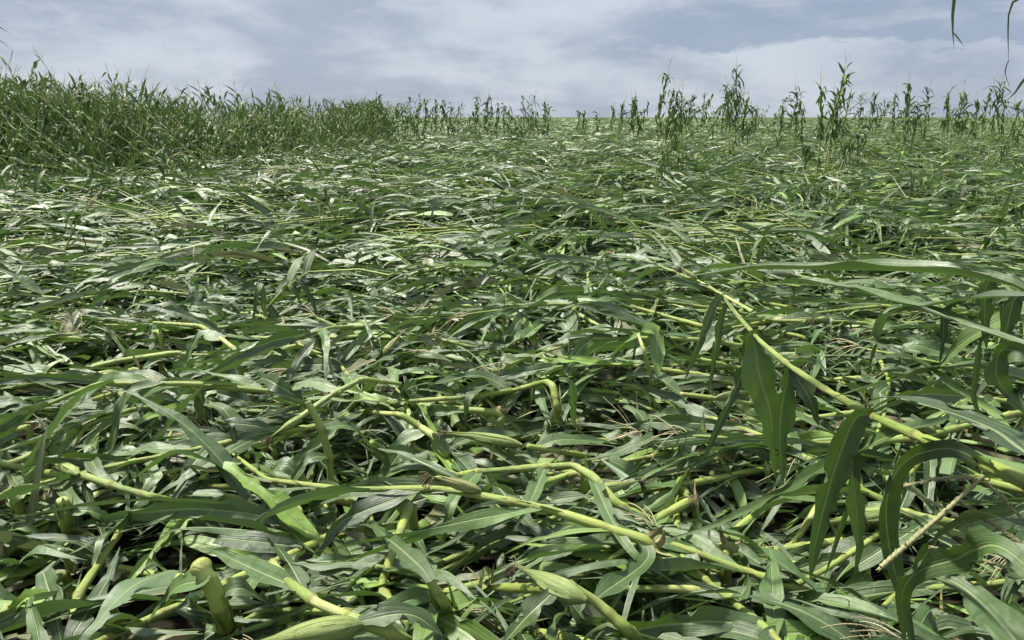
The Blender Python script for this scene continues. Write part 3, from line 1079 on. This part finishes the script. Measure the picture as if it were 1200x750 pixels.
def copy_thing(root, loc, rz, sc, label, group):
    r = root.copy()
    COL.objects.link(r)
    r.location = loc
    r.rotation_euler = (0, 0, rz)
    r.scale = (sc, sc, sc)
    r['label'] = label
    r['group'] = group
    for ch in list(root.children):
        c = ch.copy()
        COL.objects.link(c)
        c.parent = r
    return r


LAB_L = 'corn plant still upright in the front rows of the dense standing block on the left'
GRP_L = 'upright corn plants at the front of the dense block on the left'
front_spots = []
for i in range(190):
    px = rb.uniform(-40, 452)
    back = rb.uniform(0, 1) ** 0.9                  # 0 = foremost, most beaten down; 1 = upright
    Yd = float(block_front(px)) + (-4.0 + 7.0 * back) * (1 if px < 300 else 1.6)
    front_spots.append((px, Yd, back))
front_spots.sort(key=lambda t: t[2])
kinds = []
for i, (px, Yd, back) in enumerate(front_spots):
    x = world_x(px, Yd)
    k = int(back * 5.999)
    same = [p for p in protos if p[1] == k]
    if len(same) < 3:
        lean = [1.5, 1.1, 0.75, 0.5, 0.3, 0.18][k]
        hh_ = [1.0, 1.35, 1.7, 2.0, 2.2, 2.3][k]
        o = standing_plant(x, Yd, hh_ * rb.uniform(0.92, 1.05), lean, rb.choice([0.1, PI, PI + 0.3, 2.8]), rb, LAB_L, GRP_L,
                           nl=14, lmax=0.62, ragged=0.6, wid=0.06, detail=True, up=1.25, leaf_el=(0.8, 3.0))
        protos.append((o, k))
    else:
        copy_thing(same[int(rb.integers(0, len(same)))][0], (x, Yd, 0), rb.uniform(-0.5, 0.5), rb.uniform(0.8, 1.12), LAB_L, GRP_L)


def block_mass():
    gl, gs, gt = Bag(), Bag(), Bag()
    n = 1700
    for i in range(n):
        px = rb.uniform(-160, 456)
        f = float(block_front(px))
        Yd = f + 2.0 + rb.uniform(0, 1) ** 1.3 * 16
        x = world_x(px, Yd)
        if 130 < px < 395 and Yd - f > 3.0 and (math.sin(px * 0.11) + math.sin(px * 0.047 + 2)) * 0.5 + rb.normal(0, 0.3) > 0.0:
            continue
        ns = 7
        nl = 12
        clump = math.sin(px * 0.055 + 1.0) * 0.5 + math.sin(px * 0.13 + Yd * 0.4) * 0.5
        flat = 1 if px > 395 else 0
        h = (rb.uniform(1.7, 2.5) + (0.35 if rb.random() < 0.05 else 0) + 0.22 * clump) * float(np.interp(px, [0, 110, 230, 456], [1.12, 1.08, 0.88, 0.95])) if not flat else rb.uniform(2.2, 2.4)
        pts, fine, T, P, S, L = standing_geo(rb, h, rb.uniform(0.05, 0.5), rb.choice([0.1, 0.2, PI, PI + 0.4]), nl, 0.7, 0.5, ns=ns, loc=(x, Yd, 0), up=1.3, leaf_el=(1.0, 3.4))
        RV, RF, Rl, Rr = ribbons(P, S, 0.075 * rb.uniform(0.6, 1.2, nl), 1, rb, rb.uniform(0.1, 0.6, nl), rb.uniform(0, 0.3, nl), leaf_vars(nl, rb, 0.12, 0.03), L)
        gl.add_ribbons(RV, RF, Rl, Rr)
        p = spline(pts, 6)
        gs.add(*tube(p, np.linspace(0.013, 0.005, 6), 4, var=(rb.random(), 0.1, 0.1), cap=False))
        if rb.random() < 0.5:
            a0 = fine[-1]
            for _ in range(3):
                dd = nrm(T[-1] + rb.normal(0, 0.25, 3))
                gt.add(*tube(np.array([a0, a0 + dd * 0.12, a0 + dd * 0.22]), np.array([0.004, 0.003, 0.002]), 3, var=(rb.random(), 0, 0.2), cap=False))
    root = empty('standing_corn', (world_x(200, 28), 28, 0))
    loc = np.array(root.location)
    tag(root, 'dense block of upright corn behind the front rows on the left', 'standing corn', kind='stuff')
    for g_, nm, mt in ((gl, 'foliage', M_UPRIGHT), (gs, 'stalks', M_STALK), (gt, 'tassels', M_TASSEL)):
        o = g_.obj(nm, mt, root, loc)
        o['kind'] = 'stuff'


block_mass()

# half-fallen plants rising out of the mat: (px, Y, height, lean, azimuth)
LEANERS = [
    (60, 11.0, 1.15, 0.9, PI - .2, 'half-fallen corn plant leaning left near the left edge, below the standing block'),
    (165, 12.5, 1.2, 0.9, PI, 'pale corn stalk bent over leftward in front of the standing block on the left'),
    (235, 13.5, 1.3, 0.8, PI, 'long pale stalk leaning in front of the left block, right of another bent stalk'),
    (365, 9.0, 0.85, 0.25, PI / 2, 'short upright broken corn plant in the mat below the middle of the left block'),
    (425, 17.0, 1.2, 0.3, 0, 'short corn plant standing before the far right end of the left block'),
    (945, 7.0, 0.75, 0.5, PI, 'bent corn plant with a pale drooping tip rising from the mat right of centre'),
    (985, 9.0, 0.8, 0.1, 0, 'short straight corn plant rising from the mat below the tallest skyline cluster'),
    (1165, 8.0, 0.95, 0.7, 0.3, 'leafy corn plant leaning right at the far right edge of the mat'),
    (1110, 13.0, 1.25, 0.7, PI, 'half-fallen corn plant leaning left beneath the right-hand skyline row'),
    (770, 13.0, 1.15, 0.15, 0, 'dark upright corn plant just in front of the tasselled plant right of centre'),
    (275, 5.6, 0.62, 0.7, 0.3, 'upturned grey-green corn plant rising from the mat left of centre, leaning right'),
    (245, 16.0, 1.6, 0.6, PI, 'tall corn plant tipping left at the edge of the left block'),
    (310, 17.0, 1.5, 0.5, PI, 'corn plant tipping left before the middle of the left block'),
    (40, 7.5, 0.8, 0.4, 0.2, 'short leafy corn plant poking up from the mat at the left edge'),
]
rl = np.random.default_rng(31)
for (px, Yd, h, ln, az_, lab) in LEANERS:
    standing_plant(world_x(px, Yd), Yd, h, ln, az_, rl, lab, 'half-fallen corn plants rising from the mat', nl=9, lmax=0.62, ragged=0.6, wid=0.07, up=1.0, name='leaning_corn_plant', tass=rl.random() < 0.5, leaf_el=(0.5, 1.8))
#HERO

# ------------------------------------------------------------------ plants one can point to
rh = np.random.default_rng(404)


def ptm(px, py, off):
    z = 0.25
    for _ in range(8):
        q = pt(px, py, z)
        z = 0.5 * z + 0.5 * (float(H(q[0], q[1])) + off + (0.055 if off > 0.03 else 0.0))
    return pt(px, py, z)


def path_leaf(pts, wpx, rng, parent, loc, face=None, fold=0.25, ruffle=0.15, var=None, n=26, tip=True, twist=0.0, mat=None, name='leaf', absolute_w=None):
    """a blade along explicit points (base first); wpx = width in metres"""
    P = spline(pts, n)
    D = nrm(np.gradient(P, axis=0))
    f = np.array([0.0, -0.45, 0.9]) if face is None else np.array(face, float)
    S = nrm(np.cross(D, f))
    for i in range(1, n):
        if np.dot(S[i], S[i - 1]) < 0:
            S[i] = -S[i]
    N = np.cross(S, D)
    tw = np.linspace(0, twist, n)[:, None]
    S = S * np.cos(tw) + N * np.sin(tw)
    L = np.linalg.norm(np.diff(P, axis=0), axis=1).sum()
    vr = leaf_vars(1, rng, 0.1, 0.0) if var is None else np.array([var], float)
    RV, RF, Rl, Rr = ribbons(P[None], S[None], np.array([wpx]), 6, rng, np.array([fold]), np.array([ruffle]), vr, np.array([L]))
    return mesh_obj(name, RV[0], RF, Rl[0], Rr[0], mat or M_LEAF, parent, loc)


def add_stalk(pts, r0, r1, parent, loc, brown=0.0, pale=0.6, gap=0.16):
    V_, F_, l_, r_ = stalk_geo(np.asarray(pts), r0, r1, rh, step=0.012, sides=12, brown=brown, pale=pale, node_gap=gap)
    return mesh_obj('stalk', V_, F_, l_, r_, M_STALK, parent, loc)


def add_ear(a, b_, R, parent, loc, dry=0.0):
    eb, sk = ear_geo(a, b_ - a, float(np.linalg.norm(b_ - a)), R * 0.72, rh, dry)
    eo = eb.obj('ear', M_HUSK, parent, loc)
    s_ = sk.obj('silk', M_SILK, parent, loc)
    s_.parent = eo
    return eo


def sheath(p0, p1, R, parent, loc, rng, dry=0.0, n=3):
    """torn leaf sheaths round a broken end"""
    d = p1 - p0
    L = float(np.linalg.norm(d))
    d = d / L
    s0 = nrm(np.cross(d, np.array([0.3, 0.2, 1.0])))
    n0 = np.cross(d, s0)
    for i in range(n):
        th = rng.uniform(0, 2 * PI)
        r_ = s0 * math.cos(th) + n0 * math.sin(th)
        pts = [p0 + r_ * R, p0 + d * L * 0.5 + r_ * R * 1.15, p1 + r_ * R * rng.uniform(1.2, 2.6) + d * L * rng.uniform(0, 0.35)]
        path_leaf(pts, R * 2.3, rng, parent, loc, face=-r_, fold=-0.45, ruffle=0.1, var=(rng.random(), 0.5, dry * rng.uniform(0.6, 1)), n=12, name='sheath')


# --- plants broken over in the near tangle: stalk points (px, py, height above the mat)
NEAR = [
    dict(label='broken stalk with a fat green silky ear, bottom centre', st=[(760, 760, .0), (735, 738, .05), (700, 706, .10), (668, 686, .12), (640, 690, .1), (560, 688, .06), (440, 664, .04)],
         r=(.016, .008), ears=[((688, 704, .12), (600, 664, .16), .031)], lv=[((655, 688, .12), (620, 720, .06), (585, 760, 0.1), .05), ((700, 700, .1), (760, 650, .12), (720, 610, .1), .06)]),
    dict(label='stalk folded in a sharp bend with twin pale stubs and an ear, centre foreground', st=[(795, 622, .0), (752, 606, .05), (722, 590, .09), (697, 560, .16), (672, 545, .17), (640, 547, .15), (560, 553, .1), (500, 562, .06), (430, 582, .0)],
         r=(.016, .008), ears=[((690, 578, .10), (748, 564, .12), .026)], lv=[((640, 545, .15), (620, 590, .12), (600, 625, .06), .055), ((560, 553, .1), (530, 590, .1), (520, 640, .02), .06), ((690, 552, .16), (735, 640, .1), (800, 690, .06), .05)]),
    dict(label='snapped stalk with a brown stub over the dark hollow in the centre', st=[(656, 500, -.1), (653, 478, .05), (648, 452, .2), (640, 447, .24), (600, 458, .2), (540, 466, .12), (480, 470, .05)], brown=.16,
         r=(.017, .008), ears=[], lv=[((655, 445, .24), (668, 452, .2), (674, 502, .02), .05), ((640, 447, .22), (632, 460, .15), (646, 500, .0), .045), ((585, 455, .2), (552, 462, .15), (545, 508, .0), .06), ((600, 458, .2), (560, 440, .2), (500, 452, .1), .07)]),
    dict(label='long smooth green ear pointing left above the centre foreground', st=[(690, 535, -.02), (650, 528, .05), (618, 523, .08)], r=(.012, .010),
         ears=[((612, 522, .09), (522, 502, .13), .027)], lv=[((630, 524, .06), (660, 515, .08), (730, 520, .02), .06)]),
    dict(label='stalk leaning upright with bare pale joints, left of centre', st=[(392, 620, -.05), (389, 600, .03), (388, 570, .14), (386, 535, .26), (376, 500, .36), (360, 470, .40)], r=(.016, .011),
         ears=[], lv=[((386, 535, .26), (360, 540, .24), (330, 585, .05), .05), ((378, 502, .36), (410, 500, .34), (440, 530, .1), .06)]),
    dict(label='short pale stub slanting left beside the upright jointed stalk', st=[(382, 612, -.02), (370, 590, .06), (354, 562, .13), (348, 552, .14)], r=(.019, .016), ears=[], lv=[((350, 556, .13), (330, 545, .12), (300, 570, .03), .06)]),
    dict(label='straight stalk lying along the left foreground, sloping down to the right', st=[(215, 592, .02), (180, 583, .07), (135, 570, .1), (100, 558, .11), (50, 553, .08), (-20, 540, .05)], r=(.014, .010), ears=[((92, 556, .12), (62, 535, .14), .024)],
         lv=[((135, 570, .1), (110, 545, .12), (105, 520, .05), .05), ((60, 553, .08), (90, 590, .08), (150, 620, .0), .06)]),
    dict(label='upright stub with a flaring cut husk above a brown sheath, bottom left', st=[(266, 765, -.05), (264, 740, .0), (258, 712, .07), (250, 690, .13), (238, 668, .19), (234, 662, .2)], r=(.017, .021), brown=.10, ears=[],
         lv=[((255, 700, .1), (285, 690, .12), (330, 720, .02), .05), ((245, 680, .17), (205, 690, .12), (170, 735, .02), .06)]),
    dict(label='short pale-yellow cut stub standing at the left', st=[(80, 622, -.02), (77, 605, .04), (73, 585, .11)], r=(.017, .020), ears=[], lv=[((76, 600, .06), (110, 600, .06), (150, 625, .0), .05)]),
    dict(label='stalk bent at a right angle over brown sheaths, upper left foreground', st=[(240, 500, -.05), (234, 480, .06), (230, 455, .18), (222, 450, .2), (165, 450, .17), (110, 468, .06)], r=(.018, .009), brown=.05, ears=[],
         lv=[((200, 450, .18), (150, 440, .2), (60, 478, .04), .075), ((160, 452, .16), (165, 480, .08), (172, 510, .0), .045)]),
    dict(label='brown snapped stub with reddish dry sheath at the left, below the bent stalk', st=[(128, 500, -.04), (126, 482, .04), (124, 466, .1)], r=(.016, .015), brown=.3, ears=[], lv=[]),
    dict(label='pale stalk with a split yellow sheath, left, above the right-angled one', st=[(285, 452, -.02), (282, 432, .08), (276, 410, .18), (258, 396, .2), (235, 382, .2), (180, 378, .08)], r=(.016, .009), brown=.04, ears=[],
         lv=[((262, 398, .2), (232, 395, .2), (212, 440, .05), .08), ((278, 412, .18), (310, 405, .2), (350, 425, .05), .05)]),
    dict(label='smooth stub slanting up to the left, bottom centre, before the silky ear', st=[(542, 745, -.02), (533, 728, .03), (516, 700, .1), (503, 680, .15)], r=(.015, .012), ears=[], lv=[((504, 682, .15), (488, 660, .17), (430, 610, .1), .055)]),
    dict(label='large pale ear in loose husks at the bottom edge, left of centre', st=[(500, 762, .0), (460, 742, .06), (420, 728, .09), (370, 706, .1), (340, 684, .12), (320, 660, .1)], r=(.015, .011),
         ears=[((425, 732, .1), (288, 752, .12), .036)], lv=[((420, 728, .1), (480, 720, .1), (520, 745, .04), .06), ((350, 690, .12), (300, 668, .12), (240, 640, .04), .06)]),
    dict(label='smashed stalk end with brown frayed fibres and husk, bottom right of centre', st=[(890, 752, -.02), (878, 725, .04), (852, 694, .09), (800, 690, .08), (720, 690, .05)], r=(.018, .010), brown=.12, ears=[],
         lv=[((850, 694, .09), (890, 700, .08), (950, 735, .0), .05)]),
    dict(label='pair of stubs crossing in a pale V with a brown foot, centre left', st=[(527, 548, -.02), (522, 530, .06), (510, 512, .12), (492, 500, .12), (470, 486, .1), (420, 482, .03)], r=(.018, .009), brown=.04, ears=[], lv=[((500, 504, .12), (470, 520, .1), (440, 560, .0), .06)]),
    dict(label='thick pale stub leaning left of the centre V', st=[(468, 552, -.02), (452, 538, .06), (434, 518, .12)], r=(.015, .017), ears=[], lv=[]),
    dict(label='stalk rising left to right with a curled leaf in the upper left foreground', st=[(320, 520, .0), (350, 490, .08), (390, 462, .14), (425, 444, .16), (470, 450, .06)], r=(.013, .009), ears=[((355, 488, .1), (318, 510, .08), .02)], lv=[((400, 458, .15), (360, 450, .15), (310, 470, .04), .06)]),
    dict(label='folded bright green upright leaves on a short stalk, right of centre', st=[(765, 475, -.05), (762, 440, .1), (755, 412, .24), (748, 392, .3)], r=(.012, .008), ears=[],
         lv=[((752, 388, .32), (768, 392, .3), (771, 445, .1), .085), ((750, 392, .3), (735, 400, .25), (716, 420, .12), .06)], yel=.55),
    dict(label='pale horizontal stalk with husk ear in the mat, right of centre middle', st=[(905, 478, .0), (860, 470, .06), (800, 462, .06), (730, 455, .03)], r=(.012, .009), ears=[((838, 467, .08), (880, 455, .1), .02)], lv=[((800, 462, .06), (760, 440, .1), (700, 450, .0), .07)]),
    dict(label='thick ear in a bright husk below the leaning plant at the right', st=[(1150, 620, .02), (1100, 610, .06), (1056, 600, .08)], r=(.016, .014), ears=[((1060, 600, .09), (962, 610, .09), .036)], lv=[((1090, 608, .08), (1040, 640, .08), (960, 690, .0), .07)]),
]
for k in NEAR:
    st = np.array([ptm(*p) for p in k['st']])
    loc = np.array([st[0][0], st[0][1], 0.0])
    root = empty('broken_corn_plant', tuple(loc))
    tag(root, k['label'], 'broken corn', 'broken corn stalks in the near tangle')
    foot = st[0].copy(); foot[2] = -0.02
    base_pts = [foot] + list(st) if st[0][2] > 0.05 else list(st)
    add_stalk(base_pts, k['r'][0], k['r'][1], root, loc, brown=k.get('brown', 0.0), pale=0.75, gap=0.13)
    if k.get('brown', 0) > 0 or 'stub' in k['label']:
        sheath(st[1], st[2], k['r'][0], root, loc, rh, dry=1.0 if k.get('brown', 0) > 0.08 else 0.25)
    for (a, b_, R) in k['ears']:
        add_ear(ptm(*a), ptm(*b_), R, root, loc)
    for lf in k['lv']:
        pts = [ptm(*p) for p in lf[:-1]]
        path_leaf(pts, lf[-1] * 1.15, rh, root, loc, var=(rh.random(), k.get('yel', 0.1), 0))

# silvery leaf torn loose at the bottom left
pts = [ptm(205, 668, .12), ptm(165, 682, .15), ptm(135, 705, .14), ptm(108, 738, .12), ptm(80, 765, .08)]
o = path_leaf(pts, 0.085, rh, None, pts[0] * np.array([1, 1, 0]), face=(0.1, 0.5, -0.9), fold=0.1, ruffle=0.25, var=(.9, .05, 0), name='torn_leaf')
tag(o, 'broad silvery torn corn leaf turned underside up at the bottom left', 'corn leaf')

# --- the plant leaning in from the right edge, close to the camera
base = np.array([1.75, 0.55, 0.0])
rootA = empty('leaning_corn_plant', tuple(base))
tag(rootA, 'large corn plant leaning in from the right edge with long arching leaves', 'corn plant')
sA = [base, base + np.array([-.15, .02, .35]), base + np.array([-.45, .1, .72]), pd(1290, 610, 1.02), pd(1210, 569, 1.15), pd(1153, 543, 1.3), pd(1080, 513, 1.52), pd(1023, 488, 1.75), pd(965, 455, 1.95), pd(927, 430, 2.1), pd(893, 402, 2.27), pd(867, 373, 2.42), pd(845, 345, 2.52)]
add_stalk(sA, .017, .005, rootA, base, pale=.25, gap=.2)
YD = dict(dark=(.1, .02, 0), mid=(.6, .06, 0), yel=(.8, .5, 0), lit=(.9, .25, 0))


def LA(pts, w_, face=None, fold=0.3, ruf=0.12, v='mid', twist=0.0, parent=rootA, loc=base, n=34):
    return path_leaf([pd(*p) for p in pts], w_, rh, parent, loc, face=face, fold=fold, ruffle=ruf, var=YD[v], n=n, twist=twist)


CAMF = (0, -1, 0.15)
LA([(1225, 418, 1.25), (1200, 407, 1.28), (1133, 382, 1.4), (1067, 360, 1.55), (1000, 340, 1.75), (940, 330, 1.9), (900, 333, 2.0), (850, 345, 2.1), (800, 356, 2.2)], .045, face=(0, -.15, 1), fold=.5)
LA([(1205, 344, 1.5), (1187, 336, 1.52), (1120, 322, 1.62), (1033, 317, 1.75), (980, 317, 1.9), (880, 316, 2.1), (800, 325, 2.25)], .066, face=(0, -.3, 1), fold=.8, v='mid')
LA([(1230, 345, 1.3), (1150, 350, 1.4), (1100, 357, 1.5), (1045, 368, 1.6), (1030, 385, 1.64), (1024, 408, 1.66), (1018, 435, 1.66)], .05, face=(0, -.3, .9), v='dark')
LA([(1125, 352, 1.45), (1107, 362, 1.5), (1106, 385, 1.5), (1104, 405, 1.5), (1100, 430, 1.5)], .022, face=CAMF, v='dark')
LA([(1170, 318, 1.6), (1156, 335, 1.6), (1154, 370, 1.6), (1156, 410, 1.6)], .045, face=CAMF, v='mid')
LA([(1200, 345, 1.5), (1188, 352, 1.5), (1180, 385, 1.5), (1168, 425, 1.5)], .04, face=CAMF, v='dark')
LA([(1230, 425, 1.1), (1195, 412, 1.12), (1172, 412, 1.15), (1168, 440, 1.15), (1185, 465, 1.15), (1225, 500, 1.1)], .034, face=(-.3, -1, .1), v='mid')
LA([(1160, 392, 1.35), (1149, 400, 1.36), (1143, 440, 1.36), (1141, 470, 1.36), (1152, 492, 1.36), (1172, 510, 1.36)], .014, face=CAMF, v='mid')
# blades hanging from the stalk
LA([(878, 388, 2.32), (884, 402, 2.32), (890, 440, 2.3), (902, 480, 2.3), (906, 520, 2.3), (908, 560, 2.3)], .10, face=CAMF, fold=.3, v='lit')
LA([(927, 432, 2.1), (922, 448, 2.1), (916, 480, 2.1), (914, 520, 2.1), (918, 570, 2.1)], .072, face=CAMF, fold=.35, v='mid')
LA([(928, 432, 2.1), (940, 452, 2.08), (950, 470, 2.06), (960, 500, 2.05)], .05, face=(-.4, -1, .4), v='dark')
LA([(848, 348, 2.5), (838, 356, 2.5), (826, 385, 2.48), (812, 420, 2.48), (802, 448, 2.48)], .036, face=CAMF, v='mid')
LA([(852, 353, 2.5), (845, 372, 2.5), (839, 410, 2.5), (829, 466, 2.5)], .028, face=CAMF, v='mid')
LA([(878, 388, 2.35), (872, 430, 2.33), (850, 482, 2.3), (818, 550, 2.28)], .042, face=CAMF, v='dark')
LA([(1023, 486, 1.75), (1003, 490, 1.76), (985, 530, 1.76), (967, 590, 1.76), (955, 640, 1.76), (949, 680, 1.76)], .082, face=CAMF, fold=.4, v='mid')
LA([(1010, 480, 1.78), (1000, 530, 1.78), (998, 570, 1.78), (984, 620, 1.78), (966, 676, 1.78)], .04, face=(.4, -1, 0), v='dark')
LA([(1000, 560, 1.75), (1004, 600, 1.75), (1006, 640, 1.75), (1001, 676, 1.75)], .04, face=CAMF, v='lit')
LA([(1110, 492, 1.5), (1050, 508, 1.65), (980, 540, 1.85), (900, 585, 2.05), (830, 618, 2.2), (765, 637, 2.3)], .05, face=(-.2, -.6, .7), fold=.3, v='mid')
LA([(1260, 560, .98), (1200, 530, 1.08), (1160, 502, 1.16), (1100, 480, 1.3), (1040, 466, 1.42), (1000, 480, 1.5)], .085, face=(.1, -.4, .9), fold=.2, v='dark')
LA([(1150, 540, 1.3), (1110, 525, 1.33), (1062, 540, 1.36), (1040, 580, 1.38), (1042, 640, 1.38), (1062, 720, 1.36), (1075, 790, 1.34)], .05, face=(.2, -1, .2), v='dark')
LA([(1240, 700, 1.0), (1170, 640, 1.1), (1120, 655, 1.2), (1080, 668, 1.25), (1058, 695, 1.28), (1060, 760, 1.28)], .055, face=(-.2, -.75, .6), fold=.25, v='mid')
LA([(1215, 790, 1.05), (1180, 740, 1.12), (1130, 690, 1.2), (1078, 664, 1.28)], .08, face=(0, -.7, .7), fold=.25, v='mid')
LA([(1180, 500, 1.3), (1140, 470, 1.42), (1095, 436, 1.55), (1050, 408, 1.68)], .03, face=(0, -.7, .7), v='yel')
LA([(1250, 640, 1.05), (1190, 610, 1.15), (1130, 610, 1.3), (1085, 650, 1.4), (1050, 720, 1.45)], .05, face=(0, -.5, .8), fold=.2, v='dark')
LA([(1260, 470, 1.2), (1190, 440, 1.35), (1120, 430, 1.5), (1040, 448, 1.7), (960, 470, 1.9)], .05, face=(0, -.4, .9), fold=.3, v='mid')
LA([(1250, 380, 1.5), (1200, 366, 1.6), (1130, 400, 1.7), (1085, 450, 1.75)], .05, face=(-.3, -.6, .8), v='lit')
# broad pale sheath at the thick end of the stalk
LA([(1210, 575, 1.13), (1170, 552, 1.25), (1120, 530, 1.38), (1080, 512, 1.5)], .06, face=(0, -.8, -.5), fold=-.7, v='yel')
# dry tassel hanging at the right
tb = Bag()
for pts_, r_ in (([(1153, 557, 1.28), (1120, 588, 1.28), (1075, 628, 1.27), (1033, 664, 1.26)], .0044), ([(1060, 569, 1.4), (1095, 590, 1.36), (1130, 610, 1.3), (1205, 662, 1.2)], .0034),
                 ([(1090, 641, 1.25), (1130, 650, 1.24), (1190, 668, 1.2), (1240, 680, 1.15)], .003), ([(1123, 586, 1.3), (1160, 612, 1.27), (1210, 645, 1.2)], .0022),
                 ([(1030, 668, 1.26), (1060, 640, 1.27), (1110, 600, 1.28)], .0028), ([(1060, 569, 1.4), (1110, 560, 1.33), (1160, 562, 1.27)], .0022), ([(1150, 560, 1.28), (1190, 600, 1.25), (1230, 650, 1.2)], .002)):
    p = spline([pd(*q) for q in pts_], 46)
    rr_ = r_ * (1 + .45 * (np.arange(46) % 2)) * np.linspace(.75, .9, 46)
    tb.add(*tube(p, rr_, 6, var=(rh.random(), .5, .1), cap=False))
    # florets along the branch
    D = nrm(np.gradient(p, axis=0))
    for j in list(range(2, 44)) * 2:
        dd = nrm(D[j] * -1.6 + rh.normal(0, .4, 3))
        tb.add(*tube(np.array([p[j], p[j] + dd * .006, p[j] + dd * .012]), np.array([.0012, .0022, .0005]), 4, var=(rh.random(), .5, .3 * rh.random()), cap=False))
tb.obj('tassel', M_TASSEL, rootA, base)

# --- plants beside the camera of which only a few leaves hang into the top corners
bB = np.array([1.95, 2.05, 0.0])
rootB = empty('standing_corn_plant', tuple(bB))
tag(rootB, 'corn plant just outside the frame whose thin leaves hang into the top right corner', 'corn plant')
add_stalk([bB, bB + np.array([.02, 0, .8]), bB + np.array([-.03, 0, 1.6]), bB + np.array([-.1, .02, 2.35])], .014, .006, rootB, bB)
for pts_, w_, fc, v_ in (([(1330, -60, 2.05), (1240, -75, 2.0), (1160, -60, 1.95), (1126, -25, 1.9), (1118, 0, 1.9), (1116, 28, 1.9), (1118, 57, 1.9)], .03, CAMF, 'mid'),
                         ([(1330, 20, 2.05), (1250, -8, 2.0), (1200, -4, 1.95), (1185, 6, 1.95), (1181, 30, 1.95), (1182, 76, 1.95)], .013, CAMF, 'dark'),
                         ([(1320, 60, 2.05), (1250, 62, 2.0), (1205, 88, 1.95), (1190, 108, 1.95), (1172, 124, 1.95)], .022, CAMF, 'dark'),
                         ([(1117, 38, 1.9), (1122, 44, 1.9), (1130, 55, 1.9)], .004, CAMF, 'dark'),
                         ([(1182, 70, 1.95), (1178, 85, 1.95), (1184, 104, 1.95)], .003, CAMF, 'dark'),
                         ([(1330, 100, 2.05), (1390, 60, 2.0), (1440, 120, 1.9)], .06, CAMF, 'mid'),
                         ([(1335, 220, 2.05), (1300, 180, 1.8), (1290, 260, 1.6)], .06, CAMF, 'mid')):
    LA(pts_, w_, face=fc, v=v_, parent=rootB, loc=bB, n=20)
bC = np.array([-2.0, 2.3, 0.0])
rootC = empty('standing_corn_plant', tuple(bC))
tag(rootC, 'corn plant just outside the frame whose leaf tips reach into the top left corner', 'corn plant')
add_stalk([bC, bC + np.array([0, 0, .8]), bC + np.array([.03, 0, 1.5]), bC + np.array([.05, .02, 2.2])], .014, .006, rootC, bC)
for pts_, w_ in (([(-170, 60, 2.3), (-90, 10, 2.25), (-40, 12, 2.2), (-10, 26, 2.2), (13, 40, 2.2)], .016), ([(-170, 90, 2.3), (-90, 35, 2.25), (-40, 30, 2.2), (-5, 44, 2.2), (15, 60, 2.2)], .012),
                 ([(15, 58, 2.2), (13, 68, 2.2), (10, 80, 2.2)], .002), ([(-170, 200, 2.3), (-230, 150, 2.2), (-290, 210, 2.1)], .06)):
    LA(pts_, w_, face=CAMF, v='dark', parent=rootC, loc=bC, n=20)
